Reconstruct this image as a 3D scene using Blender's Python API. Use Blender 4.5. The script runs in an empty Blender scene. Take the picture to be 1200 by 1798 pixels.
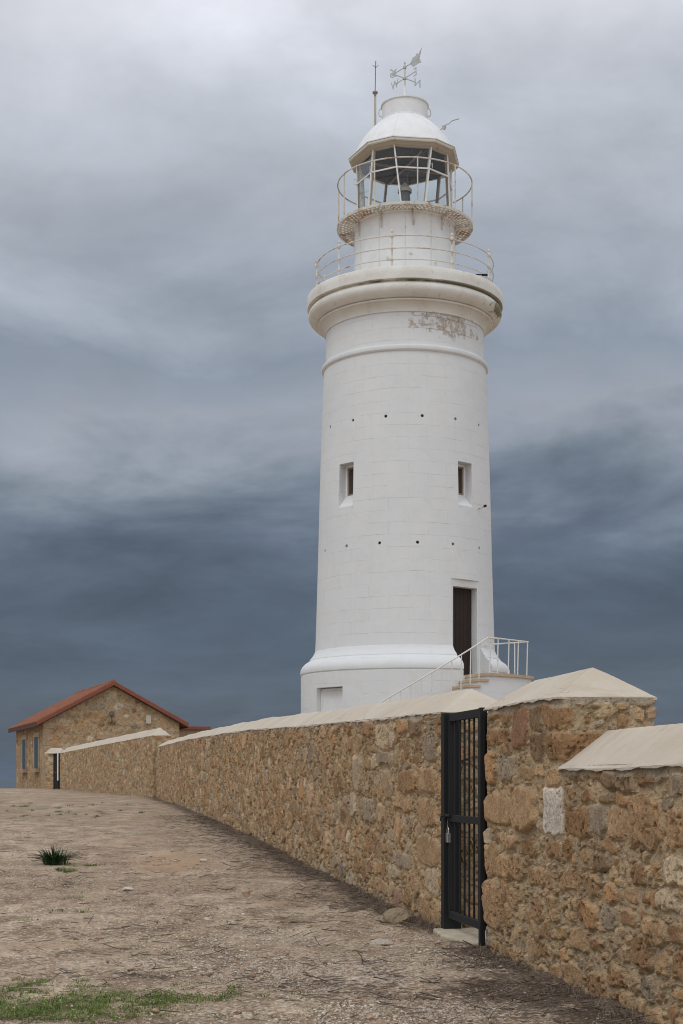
import bpy, bmesh, math, random
import numpy as np
from mathutils import Vector, Matrix

random.seed(7)
np.random.seed(7)
scene = bpy.context.scene
C = scene.collection
R = math.radians

# ------------------------------------------------------------------ camera
CAM_Z = 1.47
FPX = 2550.0           # focal length in pixels of the 1200 px wide photograph
HOR = 1368.0           # horizon row in the photograph
cam_d = bpy.data.cameras.new('camera')
cam = bpy.data.objects.new('camera', cam_d)
C.objects.link(cam)
cam.location = (0, 0, CAM_Z)
cam.rotation_euler = (R(90), 0, 0)
cam_d.sensor_fit = 'HORIZONTAL'
cam_d.sensor_width = 24.0
cam_d.lens = 24.0 * FPX / 1200.0
cam_d.clip_start = 0.05
cam_d.clip_end = 80000
scene.camera = cam
cam_d.shift_y = (HOR - 899.0) / 1200.0

# ------------------------------------------------------------------ sky and sun
SUN_EL, SUN_AZ = R(52), R(215)     # azimuth clockwise from +Y: behind the camera, to the left
scene.view_settings.view_transform = 'Standard'
scene.view_settings.look = 'None'
scene.view_settings.exposure = 0.0
scene.view_settings.gamma = 1.0
scene.view_settings.use_curve_mapping = False
scene.cycles.pixel_filter_type = 'BLACKMAN_HARRIS'
scene.cycles.filter_width = 1.05

sun_d = bpy.data.lights.new('sun', 'SUN')
sun = bpy.data.objects.new('sun', sun_d)
C.objects.link(sun)
sun_d.energy = 0.54
sun_d.angle = R(22)
sun_d.color = (1.0, 0.97, 0.92)
sdir = Vector((math.sin(SUN_AZ) * math.cos(SUN_EL), math.cos(SUN_AZ) * math.cos(SUN_EL), math.sin(SUN_EL)))
sun.rotation_euler = sdir.to_track_quat('Z', 'Y').to_euler()


class NT:
    """tiny node helper"""
    def __init__(s, tree):
        s.t = tree

    def n(s, typ, props=None, **ins):
        nd = s.t.nodes.new(typ)
        for k, v in (props or {}).items():
            setattr(nd, k, v)
        for k, v in ins.items():
            key = int(k[1:]) if k[0] == '_' else k.replace('_', ' ')
            s.put(nd, key, v)
        return nd

    def put(s, nd, key, v):
        sock = nd.inputs[key]
        if isinstance(v, bpy.types.NodeSocket):
            s.t.links.new(v, sock)
        elif isinstance(v, bpy.types.Node):
            s.t.links.new(v.outputs[0], sock)
        else:
            if hasattr(sock, 'default_value'):
                if sock.type == 'RGBA' and len(v) == 3:
                    v = (*v, 1)
                sock.default_value = v

    def m(s, op, a, b=0.0, c=None, clamp=False):
        nd = s.n('ShaderNodeMath', {'operation': op, 'use_clamp': clamp})
        s.put(nd, 0, a)
        s.put(nd, 1, b)
        if c is not None:
            s.put(nd, 2, c)
        return nd.outputs[0]

    def mix(s, f, a, b, blend='MIX'):
        nd = s.n('ShaderNodeMix', {'data_type': 'RGBA', 'blend_type': blend, 'clamp_factor': True})
        s.put(nd, 0, f)
        s.put(nd, 6, a)
        s.put(nd, 7, b)
        return nd.outputs[2]

    def noise(s, vec, scale, detail=4, rough=0.55, dist=0.0):
        nd = s.n('ShaderNodeTexNoise', {}, Scale=scale, Detail=detail, Roughness=rough, Distortion=dist)
        if vec is not None:
            s.put(nd, 'Vector', vec)
        return nd.outputs[0]

    def ramp(s, f, stops, interp='LINEAR'):
        nd = s.n('ShaderNodeValToRGB')
        s.put(nd, 0, f)
        cr = nd.color_ramp
        cr.interpolation = interp
        while len(cr.elements) < len(stops):
            cr.elements.new(0.5)
        for e, (p, c) in zip(cr.elements, stops):
            e.position = p
            if not hasattr(c, '__len__'):
                c = (c, c, c)
            e.color = (*c, 1) if len(c) == 3 else c
        return nd.outputs[0]

    def maprange(s, v, a, b, c=0.0, d=1.0, smooth=False):
        nd = s.n('ShaderNodeMapRange', {'clamp': True, 'interpolation_type': 'SMOOTHSTEP' if smooth else 'LINEAR'})
        for i, x in enumerate((v, a, b, c, d)):
            s.put(nd, i, x)
        return nd.outputs[0]

    def bump(s, h, strength=0.5, dist=0.02, normal=None):
        nd = s.n('ShaderNodeBump', {}, Strength=strength, Distance=dist)
        s.put(nd, 'Height', h)
        if normal is not None:
            s.put(nd, 'Normal', normal)
        return nd.outputs[0]


def lin(r, g, b):
    f = lambda c: (c / 255 / 12.92) if c / 255 <= 0.04045 else ((c / 255 + 0.055) / 1.055) ** 2.4
    return (f(r), f(g), f(b))


def build_world():
    w = bpy.data.worlds.new('World')
    scene.world = w
    w.use_nodes = True
    t = w.node_tree
    t.nodes.clear()
    N = NT(t)
    tc = N.n('ShaderNodeTexCoord')
    sep = N.n('ShaderNodeSeparateXYZ', {}, _0=tc.outputs['Generated'])
    x, y, z = sep.outputs
    hyp = N.m('SQRT', N.m('ADD', N.m('MULTIPLY', x, x), N.m('MULTIPLY', y, y)))
    v = N.m('DIVIDE', z, N.m('MAXIMUM', hyp, 0.02))           # tangent of the elevation
    # cloud sheet coordinates: the layer is flattened towards the horizon as a real deck is
    zz = N.m('ADD', N.m('MAXIMUM', z, 0.0), 0.22)
    cl = N.n('ShaderNodeCombineXYZ', {}, _0=N.m('DIVIDE', x, zz), _1=N.m('DIVIDE', y, zz), _2=11.7)
    n1 = N.noise(cl.outputs[0], 0.9, 3, 0.5, 0.3)
    n2 = N.noise(cl.outputs[0], 2.1, 6, 0.56, 0.35)
    n3 = N.noise(cl.outputs[0], 5.5, 5, 0.55, 0.3)
    az = N.m('ARCTAN2', x, y)
    lowc = N.n('ShaderNodeCombineXYZ', {}, _0=N.m('MULTIPLY', az, 3.2), _1=N.m('MULTIPLY', v, 21.0), _2=1.7)
    n4 = N.noise(lowc.outputs[0], 1.0, 5, 0.55, 0.4)
    wob = N.m('ADD', N.m('MULTIPLY', N.m('SUBTRACT', n1, 0.5), 0.16), N.m('MULTIPLY', N.m('SUBTRACT', n2, 0.5), 0.20))
    amp = N.maprange(v, 0.0, 0.25, 0.25, 1.0)
    vv = N.m('ADD', N.m('ADD', v, 0.026), N.m('MULTIPLY', wob, amp))
    t01 = N.m('DIVIDE', vv, 1.0)
    def s(yrow):
        return (HOR - yrow) / FPX
    stops = [(0.0, lin(112, 122, 137)), (s(1330), lin(92, 105, 124)), (s(1250), lin(84, 95, 109)), (s(1150), lin(89, 100, 114)),
             (s(1050), lin(82, 94, 109)), (s(980), lin(87, 99, 114)), (s(900), lin(98, 110, 126)), (s(815), lin(122, 133, 147)),
             (s(740), lin(146, 154, 166)), (s(670), lin(156, 163, 174)), (s(570), lin(140, 150, 164)), (s(450), lin(160, 168, 180)),
             (s(300), lin(178, 185, 195)), (s(150), lin(197, 202, 212)), (s(20), lin(212, 215, 224)), (1.0, lin(238, 239, 243))]
    col = N.ramp(t01, stops)
    # brighter and darker folds
    fold = N.m('ADD', N.m('MULTIPLY', N.m('SUBTRACT', n2, 0.5), 0.75), N.m('MULTIPLY', N.m('SUBTRACT', n3, 0.5), 0.34))
    # a thin place in the deck where it glows
    gx = N.m('DIVIDE', N.m('ADD', N.m('DIVIDE', x, N.m('MAXIMUM', y, 0.05)), 0.045), 0.085)
    gz = N.m('DIVIDE', N.m('SUBTRACT', v, 0.525), 0.055)
    gl = N.m('POWER', 2.718, N.m('MULTIPLY', N.m('ADD', N.m('MULTIPLY', gx, gx), N.m('MULTIPLY', gz, gz)), -1.0))
    fold = N.m('ADD', fold, N.m('MULTIPLY', N.m('MULTIPLY', gl, N.m('GREATER_THAN', y, 0.0)), N.maprange(n2, 0.3, 0.7, 0.05, 0.5)))
    streak = N.m('MULTIPLY', N.m('SUBTRACT', n4, 0.5), N.maprange(v, 0.28, 0.05, 0.12, 0.85))
    gain = N.m('ADD', N.m('ADD', 1.0, fold), streak)
    # the deck is thinner overhead and behind the camera
    back = N.maprange(y, 0.35, -0.9, 0.0, 1.0, True)
    up = N.maprange(z, 0.5, 0.95, 0.0, 1.0, True)
    gain = N.m('MULTIPLY', gain, N.m('ADD', 1.0, N.m('ADD', N.m('MULTIPLY', back, 0.34), N.m('MULTIPLY', up, 0.25))))
    backcol = N.mix(N.m('MULTIPLY', back, 0.9), col, lin(214, 217, 222))
    vm = N.n('ShaderNodeVectorMath', {'operation': 'SCALE'})
    N.put(vm, 0, backcol)
    N.put(vm, 'Scale', gain)
    sky = N.n('ShaderNodeTexSky', {'sky_type': 'NISHITA', 'sun_disc': False, 'sun_elevation': SUN_EL, 'sun_rotation': SUN_AZ})
    bg1 = N.n('ShaderNodeBackground', {}, Color=sky.outputs[0], Strength=0.08)
    bg2 = N.n('ShaderNodeBackground', {}, Color=vm.outputs[0], Strength=1.0)
    mx = N.n('ShaderNodeMixShader', {}, _0=0.96, _1=bg1.outputs[0], _2=bg2.outputs[0])
    out = N.n('ShaderNodeOutputWorld')
    t.links.new(mx.outputs[0], out.inputs[0])


build_world()

# ------------------------------------------------------------------ helpers

def tag(o, label=None, cat=None, group=None, kind=None):
    if label: o['label'] = label
    if cat: o['category'] = cat
    if group: o['group'] = group
    if kind: o['kind'] = kind
    return o


def empty(name, loc, label, cat, group=None):
    o = bpy.data.objects.new(name, None)
    C.objects.link(o)
    o.location = loc
    o.empty_display_size = 0.2
    o['kind'] = 'thing'
    return tag(o, label, cat, group)


def link(name, me, mats, parent=None):
    o = bpy.data.objects.new(name, me)
    C.objects.link(o)
    if mats is not None:
        for m_ in (mats if isinstance(mats, (list, tuple)) else [mats]):
            me.materials.append(m_)
    if parent: o.parent = parent
    return o


def copy_part(o, parent, rotz=None, loc=None):
    c = o.copy()
    C.objects.link(c)
    c.parent = parent
    if rotz is not None: c.rotation_euler = (0, 0, rotz)
    if loc is not None: c.location = loc
    for ch in list(o.children):
        copy_part(ch, c)
    return c


class MB:
    def __init__(s):
        s.v, s.f, s.mi, s.sm = [], [], [], []

    def add(s, vs, fs, mi=0, smooth=False):
        b = len(s.v)
        s.v += [tuple(p) for p in vs]
        s.f += [tuple(b + i for i in f) for f in fs]
        s.mi += [mi] * len(fs)
        s.sm += [smooth] * len(fs)

    def box(s, c, size, M=None, mi=0):
        hx, hy, hz = size[0] / 2, size[1] / 2, size[2] / 2
        vs = [Vector((x, y, z)) for z in (-hz, hz) for y in (-hy, hy) for x in (-hx, hx)]
        if M is not None: vs = [M @ p for p in vs]
        vs = [p + Vector(c) for p in vs]
        s.add(vs, [(0, 2, 3, 1), (4, 5, 7, 6), (0, 1, 5, 4), (2, 6, 7, 3), (0, 4, 6, 2), (1, 3, 7, 5)], mi)

    def bar(s, p0, p1, w, h, mi=0, up=(0, 0, 1)):
        p0, p1 = Vector(p0), Vector(p1)
        d = (p1 - p0)
        L = d.length
        d.normalize()
        upv = Vector(up)
        x = d.cross(upv)
        if x.length < 1e-4: x = d.cross(Vector((0, 1, 0)))
        x.normalize()
        y = x.cross(d)
        M = Matrix((x, d, y)).transposed()
        s.box((p0 + p1) / 2, (w, L, h), M, mi)

    def tube(s, pts, r, n=8, mi=0, closed=False, radii=None):
        pts = [Vector(p) for p in pts]
        rings = []
        k = len(pts)
        prevx = None
        for i, p in enumerate(pts):
            if closed:
                d = pts[(i + 1) % k] - pts[i - 1]
            else:
                d = pts[min(i + 1, k - 1)] - pts[max(i - 1, 0)]
            d.normalize()
            ref = Vector((0, 0, 1)) if abs(d.z) < 0.95 else Vector((0, 1, 0))
            x = d.cross(ref)
            if prevx is not None:
                x = prevx - d * prevx.dot(d)
            x.normalize()
            prevx = x
            y = d.cross(x)
            rr = radii[i] if radii else r
            rings.append([p + (x * math.cos(2 * math.pi * j / n) + y * math.sin(2 * math.pi * j / n)) * rr for j in range(n)])
        vs = [p for ring in rings for p in ring]
        fs = []
        for i in range(k if closed else k - 1):
            a, b = i * n, ((i + 1) % k) * n
            for j in range(n):
                fs.append((a + j, a + (j + 1) % n, b + (j + 1) % n, b + j))
        if not closed:
            fs.append(tuple(range(n))[::-1])
            fs.append(tuple((k - 1) * n + j for j in range(n)))
        s.add(vs, fs, mi, True)

    def lathe(s, prof, n=64, mi=0, smooth=True, center=(0, 0, 0), cap=False):
        cx, cy, cz = center
        vs, fs = [], []
        for r, z in prof:
            for j in range(n):
                a = 2 * math.pi * j / n
                vs.append((cx + r * math.sin(a), cy - r * math.cos(a), cz + z))
        for i in range(len(prof) - 1):
            for j in range(n):
                a, b = i * n, (i + 1) * n
                fs.append((a + j, a + (j + 1) % n, b + (j + 1) % n, b + j))
        if cap:
            fs.append(tuple(range(n))[::-1])
            fs.append(tuple((len(prof) - 1) * n + j for j in range(n)))
        s.add(vs, fs, mi, smooth)

    def polyring(s, prof, angs, mi=0):
        """section swept round a polygon given by its corner angles"""
        n = len(angs)
        vs, fs = [], []
        for r, z in prof:
            for a in angs:
                vs.append((r * math.sin(R(a)), -r * math.cos(R(a)), z))
        for i in range(len(prof) - 1):
            for j in range(n):
                a, b = i * n, (i + 1) * n
                fs.append((a + j, a + (j + 1) % n, b + (j + 1) % n, b + j))
        s.add(vs, fs, mi)

    def sector(s, r0, r1, a0, a1, z0, z1, n=8, mi=0):
        vs = []
        for z in (z0, z1):
            for r in (r0, r1):
                for i in range(n + 1):
                    a = R(a0 + (a1 - a0) * i / n)
                    vs.append((r * math.sin(a), -r * math.cos(a), z))
        m = n + 1
        fs = []
        for i in range(n):
            fs.append((i, m + i, m + i + 1, i + 1)[::-1])                       # bottom
            fs.append((2 * m + i, 3 * m + i, 3 * m + i + 1, 2 * m + i + 1))
            fs.append((m + i, m + i + 1, 3 * m + i + 1, 3 * m + i))             # outer
            fs.append((i, i + 1, 2 * m + i + 1, 2 * m + i)[::-1])
        fs.append((0, m, 3 * m, 2 * m))
        fs.append((n, m + n, 3 * m + n, 2 * m + n)[::-1])
        s.add(vs, fs, mi)

    def extrude_poly(s, pts2, M, th, mi=0):
        """flat outline (x,y) with thickness, placed by matrix M"""
        n = len(pts2)
        vs = [M @ Vector((x, y, -th / 2)) for x, y in pts2] + [M @ Vector((x, y, th / 2)) for x, y in pts2]
        fs = [tuple(range(n))[::-1], tuple(range(n, 2 * n))]
        fs += [(i, (i + 1) % n, n + (i + 1) % n, n + i) for i in range(n)]
        s.add(vs, fs, mi)

    def mesh(s, name, fix=True):
        me = bpy.data.meshes.new(name)
        me.from_pydata(s.v, [], s.f)
        me.polygons.foreach_set('material_index', s.mi)
        me.polygons.foreach_set('use_smooth', s.sm)
        if fix:
            bm = bmesh.new()
            bm.from_mesh(me)
            bmesh.ops.recalc_face_normals(bm, faces=bm.faces)
            bm.to_mesh(me)
            bm.free()
        me.update()
        return me

    def build(s, name, mats, parent=None, sharp=40, bevel=0):
        me = s.mesh(name)
        if any(s.sm):
            me.set_sharp_from_angle(angle=R(sharp))
        o = link(name, me, mats, parent)
        if bevel:
            md = o.modifiers.new('bevel', 'BEVEL')
            md.width = bevel
            md.segments = 2
            md.limit_method = 'ANGLE'
        return o


def grid_arrays(P, colors=None):
    n, m = P.shape[:2]
    idx = np.arange(n * m).reshape(n, m)
    q = np.stack([idx[:-1, :-1], idx[1:, :-1], idx[1:, 1:], idx[:-1, 1:]], -1).reshape(-1, 4)
    return P.reshape(-1, 3), q, (None if colors is None else colors.reshape(-1, 3))


def np_mesh(name, V, F, col=None, smooth=True, attrs=None):
    """V (n,3), F (m,k) numpy"""
    me = bpy.data.meshes.new(name)
    k = F.shape[1]
    me.vertices.add(len(V))
    me.vertices.foreach_set('co', np.ascontiguousarray(V, dtype=np.float32).ravel())
    me.loops.add(F.size)
    me.loops.foreach_set('vertex_index', np.ascontiguousarray(F, dtype=np.int32).ravel())
    me.polygons.add(len(F))
    me.polygons.foreach_set('loop_start', np.arange(0, F.size, k, dtype=np.int32))
    me.polygons.foreach_set('loop_total', np.full(len(F), k, dtype=np.int32))
    me.polygons.foreach_set('use_smooth', np.full(len(F), smooth))
    me.update(calc_edges=True)
    if col is not None:
        a = me.color_attributes.new('stone_col', 'FLOAT_COLOR', 'POINT')
        c4 = np.ones((len(V), 4), dtype=np.float32)
        c4[:, :3] = col
        a.data.foreach_set('color', c4.ravel())
    for nm, arr in (attrs or {}).items():
        a = me.attributes.new(nm, 'FLOAT', 'POINT')
        a.data.foreach_set('value', np.ascontiguousarray(arr, dtype=np.float32).ravel())
    me.validate()
    return me


def join_grids(parts):
    Vs, Fs, Cs, b = [], [], [], 0
    for V, F, c in parts:
        Vs.append(V); Fs.append(F + b); Cs.append(c); b += len(V)
    return np.concatenate(Vs), np.concatenate(Fs), np.concatenate(Cs)


def vnoise(shape, cell, seed):
    """smooth value noise on an array, cell = size of a lattice cell in samples (y,x)"""
    rs = np.random.RandomState(seed)
    if not hasattr(cell, '__len__'): cell = (cell, cell)
    h, w = shape
    gy, gx = int(h / cell[0]) + 3, int(w / cell[1]) + 3
    g = rs.rand(gy, gx).astype(np.float32)
    ys = np.arange(h, dtype=np.float32) / cell[0]
    xs = np.arange(w, dtype=np.float32) / cell[1]
    y0 = ys.astype(int); x0 = xs.astype(int)
    fy = ys - y0; fx = xs - x0
    fy = fy * fy * (3 - 2 * fy); fx = fx * fx * (3 - 2 * fx)
    A = g[y0][:, x0]; B = g[y0][:, x0 + 1]; D = g[y0 + 1][:, x0]; E = g[y0 + 1][:, x0 + 1]
    fy = fy[:, None]; fx = fx[None, :]
    return A * (1 - fy) * (1 - fx) + B * (1 - fy) * fx + D * fy * (1 - fx) + E * fy * fx


# ------------------------------------------------------------------ materials

def principled(name, base=(0.5, 0.5, 0.5), rough=0.7, metal=0.0, spec=None):
    m_ = bpy.data.materials.new(name)
    m_.use_nodes = True
    N = NT(m_.node_tree)
    p = m_.node_tree.nodes['Principled BSDF']
    p.inputs['Base Color'].default_value = (*base, 1)
    p.inputs['Roughness'].default_value = rough
    p.inputs['Metallic'].default_value = metal
    if spec is not None: p.inputs['Specular IOR Level'].default_value = spec
    return m_, N, p


def objco(N):
    return N.n('ShaderNodeTexCoord').outputs['Object']


def mat_simple(name, base, rough=0.7, metal=0.0, var=0.15, scale=6.0, bump=0.0):
    m_, N, p = principled(name, base, rough, metal)
    co = objco(N)
    n = N.noise(co, scale, 5, 0.6)
    f = N.maprange(n, 0.3, 0.7, 1 - var, 1 + var)
    vm = N.n('ShaderNodeVectorMath', {'operation': 'SCALE'})
    N.put(vm, 0, base); N.put(vm, 'Scale', f)
    N.put(p, 'Base Color', vm.outputs[0])
    if bump:
        N.put(p, 'Normal', N.bump(N.noise(co, scale * 6, 4, 0.6), bump, 0.01))
    return m_


def mat_tower():
    m_, N, p = principled('white_limewash', (0.8, 0.8, 0.78), 0.75)
    co = objco(N)
    sep = N.n('ShaderNodeSeparateXYZ', {}, _0=co)
    x, y, z = sep.outputs
    ang = N.m('ARCTAN2', x, N.m('MULTIPLY', y, -1.0))
    u = N.m('MULTIPLY', ang, 2.6)
    warp = N.noise(co, 0.8, 3, 0.5)
    zz = N.m('ADD', z, N.m('MULTIPLY', N.m('SUBTRACT', warp, 0.5), 0.12))
    cyl = N.n('ShaderNodeCombineXYZ', {}, _0=u, _1=zz, _2=0.0).outputs[0]
    br = N.n('ShaderNodeTexBrick', {'offset': 0.5}, Scale=1.0)
    N.put(br, 'Vector', cyl)
    br.inputs['Brick Width'].default_value = 1.15
    br.inputs['Row Height'].default_value = 0.355
    br.inputs['Mortar Size'].default_value = 0.007
    br.inputs['Mortar Smooth'].default_value = 0.25
    br.inputs['Color1'].default_value = (0, 0, 0, 1)
    br.inputs['Color2'].default_value = (1, 1, 1, 1)
    mort = br.outputs['Fac']
    brk = br.outputs['Color']
    jm = N.maprange(N.noise(N.n('ShaderNodeMapping', {}, Vector=cyl, Scale=(0.55, 2.2, 1)).outputs[0], 1.5, 5, 0.7), 0.47, 0.66)          # joints only show here and there
    joint = N.m('MULTIPLY', mort, jm)
    big = N.noise(co, 0.55, 4, 0.55)
    fine = N.noise(co, 7.0, 5, 0.65)
    base = N.mix(N.maprange(big, 0.35, 0.65), (0.695, 0.715, 0.722), (0.74, 0.75, 0.748))
    base = N.mix(N.m('MULTIPLY', N.m('SUBTRACT', 1.0, brk), 0.06), base, (0.66, 0.66, 0.65))
    patch = N.maprange(N.noise(co, 1.1, 3, 0.45, 1.2), 0.53, 0.58)
    base = N.mix(N.m('MULTIPLY', patch, 0.22), base, (0.66, 0.67, 0.68))
    base = N.mix(N.m('MULTIPLY', N.maprange(N.noise(co, 2.6, 5, 0.6), 0.56, 0.66), 0.16), base, (0.64, 0.59, 0.50))
    # streaks running down
    st = N.n('ShaderNodeMapping', {}, Vector=cyl)
    st.inputs['Scale'].default_value = (5.0, 0.35, 1)
    streak = N.noise(st.outputs[0], 1.6, 5, 0.6)
    base = N.mix(N.m('MULTIPLY', N.maprange(streak, 0.52, 0.75), 0.16), base, (0.60, 0.58, 0.54))
    base = N.mix(N.m('MULTIPLY', joint, 0.18), base, (0.42, 0.41, 0.39))
    spots = N.maprange(N.noise(co, 16, 3, 0.7), 0.70, 0.76)
    base = N.mix(N.m('MULTIPLY', spots, 0.14), base, (0.45, 0.42, 0.38))
    # flaked paint under the gallery, on the right of the neck
    au = N.maprange(N.m('ABSOLUTE', N.m('SUBTRACT', ang, 0.54)), 0.10, 0.80, 1.0, 0.0)
    az = N.maprange(N.m('ABSOLUTE', N.m('SUBTRACT', z, 14.88)), 0.24, 0.66, 1.0, 0.0)
    reg = N.m('MULTIPLY', au, az)
    fl = N.noise(co, 4.2, 6, 0.66)
    flake = N.maprange(N.m('ADD', N.m('MULTIPLY', reg, 0.36), N.m('MULTIPLY', N.m('SUBTRACT', fl, 0.5), 1.5)), 0.23, 0.30)
    flake = N.m('MULTIPLY', flake, N.maprange(N.noise(co, 11.0, 5, 0.7), 0.40, 0.54))
    flake = N.m('MULTIPLY', flake, N.maprange(reg, 0.02, 0.12))
    flcol = N.mix(N.maprange(N.noise(co, 9, 3), 0.4, 0.6), (0.43, 0.31, 0.20), (0.52, 0.45, 0.36))
    base = N.mix(N.m('MULTIPLY', flake, 0.85), base, flcol)
    fjoint = N.m('MULTIPLY', N.maprange(mort, 0.2, 0.8), N.maprange(N.m('ADD', reg, N.m('SUBTRACT', fl, 0.5)), 0.38, 0.5))
    base = N.mix(N.m('MULTIPLY', fjoint, 0.7), base, (0.2, 0.16, 0.14))
    N.put(p, 'Base Color', base)
    h = N.m('ADD', N.m('MULTIPLY', joint, -0.8), N.m('ADD', N.m('MULTIPLY', brk, 0.25), N.m('MULTIPLY', fine, 0.35)))
    h = N.m('SUBTRACT', h, N.m('MULTIPLY', flake, 1.2))
    N.put(p, 'Normal', N.bump(h, 0.6, 0.022))
    return m_


def mat_gallery():
    m_, N, p = principled('stained_white_render', (0.75, 0.74, 0.7), 0.8)
    co = objco(N)
    x, y, z = N.n('ShaderNodeSeparateXYZ', {}, _0=co).outputs
    ang = N.m('ARCTAN2', x, N.m('MULTIPLY', y, -1.0))
    big = N.noise(co, 1.3, 5, 0.6)
    base = N.mix(N.maprange(big, 0.35, 0.65), (0.70, 0.68, 0.62), (0.78, 0.77, 0.73))
    cyl = N.n('ShaderNodeCombineXYZ', {}, _0=N.m('MULTIPLY', ang, 2.9), _1=N.m('MULTIPLY', z, 0.5), _2=0.0).outputs[0]
    st = N.maprange(N.noise(cyl, 2.2, 5, 0.65), 0.55, 0.75)
    base = N.mix(N.m('MULTIPLY', st, 0.4), base, (0.50, 0.40, 0.27))
    # chipped patches on the roll
    ch = N.maprange(N.noise(co, 5.0, 6, 0.68), 0.63, 0.68)
    side = N.maprange(ang, -0.4, 0.9, 0.15, 1.0)
    base = N.mix(N.m('MULTIPLY', ch, side), base, (0.40, 0.32, 0.25))
    # moss sitting in the groove below the slab and on the right of the roll
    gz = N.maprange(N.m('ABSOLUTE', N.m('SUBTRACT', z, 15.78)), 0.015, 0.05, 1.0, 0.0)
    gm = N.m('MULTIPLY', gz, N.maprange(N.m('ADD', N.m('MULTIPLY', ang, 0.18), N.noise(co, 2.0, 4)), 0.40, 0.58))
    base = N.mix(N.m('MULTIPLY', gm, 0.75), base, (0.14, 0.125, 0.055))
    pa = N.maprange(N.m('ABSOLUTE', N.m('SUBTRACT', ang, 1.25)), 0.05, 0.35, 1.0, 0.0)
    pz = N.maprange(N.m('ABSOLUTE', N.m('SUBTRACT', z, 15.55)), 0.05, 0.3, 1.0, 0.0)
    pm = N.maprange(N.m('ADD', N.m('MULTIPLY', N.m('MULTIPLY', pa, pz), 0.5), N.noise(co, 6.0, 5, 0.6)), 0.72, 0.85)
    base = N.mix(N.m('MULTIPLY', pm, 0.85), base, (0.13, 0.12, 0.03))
    N.put(p, 'Base Color', base)
    h = N.m('SUBTRACT', N.noise(co, 9, 5, 0.65), N.m('MULTIPLY', ch, 0.7))
    N.put(p, 'Normal', N.bump(h, 0.45, 0.02))
    return m_


def mat_rusty(name, base, rust, lo, hi, scale=5.0, rough=0.6):
    m_, N, p = principled(name, base, rough)
    co = objco(N)
    geo = N.n('ShaderNodeNewGeometry')
    n = N.noise(geo.outputs['Position'], scale, 6, 0.68)
    f = N.maprange(n, lo, hi)
    c = N.mix(f, base, rust)
    c = N.mix(N.m('MULTIPLY', N.maprange(N.noise(co, 1.5, 4), 0.4, 0.7), 0.25), c, (0.5, 0.45, 0.38))
    N.put(p, 'Base Color', c)
    N.put(p, 'Normal', N.bump(n, 0.2, 0.01))
    return m_


def mat_stone(name='rubble_stone', fine=1.0):
    m_, N, p = principled(name, (0.4, 0.3, 0.2), 0.92, 0, 0.15)
    co = objco(N)
    at = N.n('ShaderNodeAttribute', {'attribute_name': 'stone_col'}).outputs['Color']
    n1 = N.noise(co, 9 * fine, 5, 0.62)
    n2 = N.noise(co, 42 * fine, 4, 0.65)
    n3 = N.noise(co, 95 * fine, 3, 0.65)
    f = N.m('ADD', N.m('ADD', N.maprange(n1, 0.3, 0.7, 0.80, 1.18), N.maprange(n2, 0.3, 0.7, -0.22, 0.22)), N.maprange(n3, 0.3, 0.7, -0.22, 0.22))
    vm = N.n('ShaderNodeVectorMath', {'operation': 'SCALE'})
    N.put(vm, 0, at); N.put(vm, 'Scale', f)
    c = vm.outputs[0]
    pits = N.maprange(n2, 0.36, 0.30)
    c = N.mix(N.m('MULTIPLY', pits, 0.45), c, (0.10, 0.065, 0.035))  # pit colour darkened to read as shade in the hollows
    pale = N.maprange(N.noise(co, 27 * fine, 5, 0.7), 0.64, 0.70)
    c = N.mix(N.m('MULTIPLY', pale, 0.35), c, (0.60, 0.52, 0.42))
    N.put(p, 'Base Color', c)
    h = N.m('ADD', N.m('MULTIPLY', n2, 1.0), N.m('MULTIPLY', n3, 0.5))
    h = N.m('SUBTRACT', h, N.m('MULTIPLY', pits, 0.8))
    N.put(p, 'Normal', N.bump(h, 0.9, 0.018 / fine))
    return m_


def mat_coping():
    m_, N, p = principled('cream_plaster', (0.6, 0.5, 0.4), 0.9, 0, 0.2)
    co = objco(N)
    big = N.noise(co, 1.1, 5, 0.6)
    c = N.mix(N.maprange(big, 0.35, 0.65), (0.505, 0.435, 0.345), (0.57, 0.51, 0.425))
    mp = N.n('ShaderNodeMapping', {}, Vector=co)
    mp.inputs['Rotation'].default_value = (0, 0, R(35))
    mp.inputs['Scale'].default_value = (1.2, 6.0, 3.0)
    st = N.noise(mp.outputs[0], 1.6, 5, 0.65)
    c = N.mix(N.m('MULTIPLY', N.maprange(st, 0.54, 0.68), 0.42), c, (0.42, 0.34, 0.245))
    ck = N.n('ShaderNodeTexVoronoi', {'feature': 'DISTANCE_TO_EDGE'}, Scale=1.3)
    N.put(ck, 'Vector', N.n('ShaderNodeVectorMath', {'operation': 'ADD'}, _0=co, _1=N.n('ShaderNodeTexNoise', {}, Scale=3.0).outputs['Color']).outputs[0])
    crack = N.m('MULTIPLY', N.maprange(ck.outputs['Distance'], 0.012, 0.004), N.maprange(N.noise(co, 1.4, 3), 0.54, 0.60))
    c = N.mix(N.m('MULTIPLY', crack, 0.4), c, (0.12, 0.10, 0.08))
    dk = N.maprange(N.noise(co, 16, 4, 0.7), 0.66, 0.73)
    c = N.mix(N.m('MULTIPLY', dk, 0.4), c, (0.30, 0.25, 0.19))
    N.put(p, 'Base Color', c)
    N.put(p, 'Normal', N.bump(N.m('ADD', N.noise(co, 12, 5, 0.6), N.m('MULTIPLY', st, 0.5)), 0.35, 0.02))
    return m_


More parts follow.
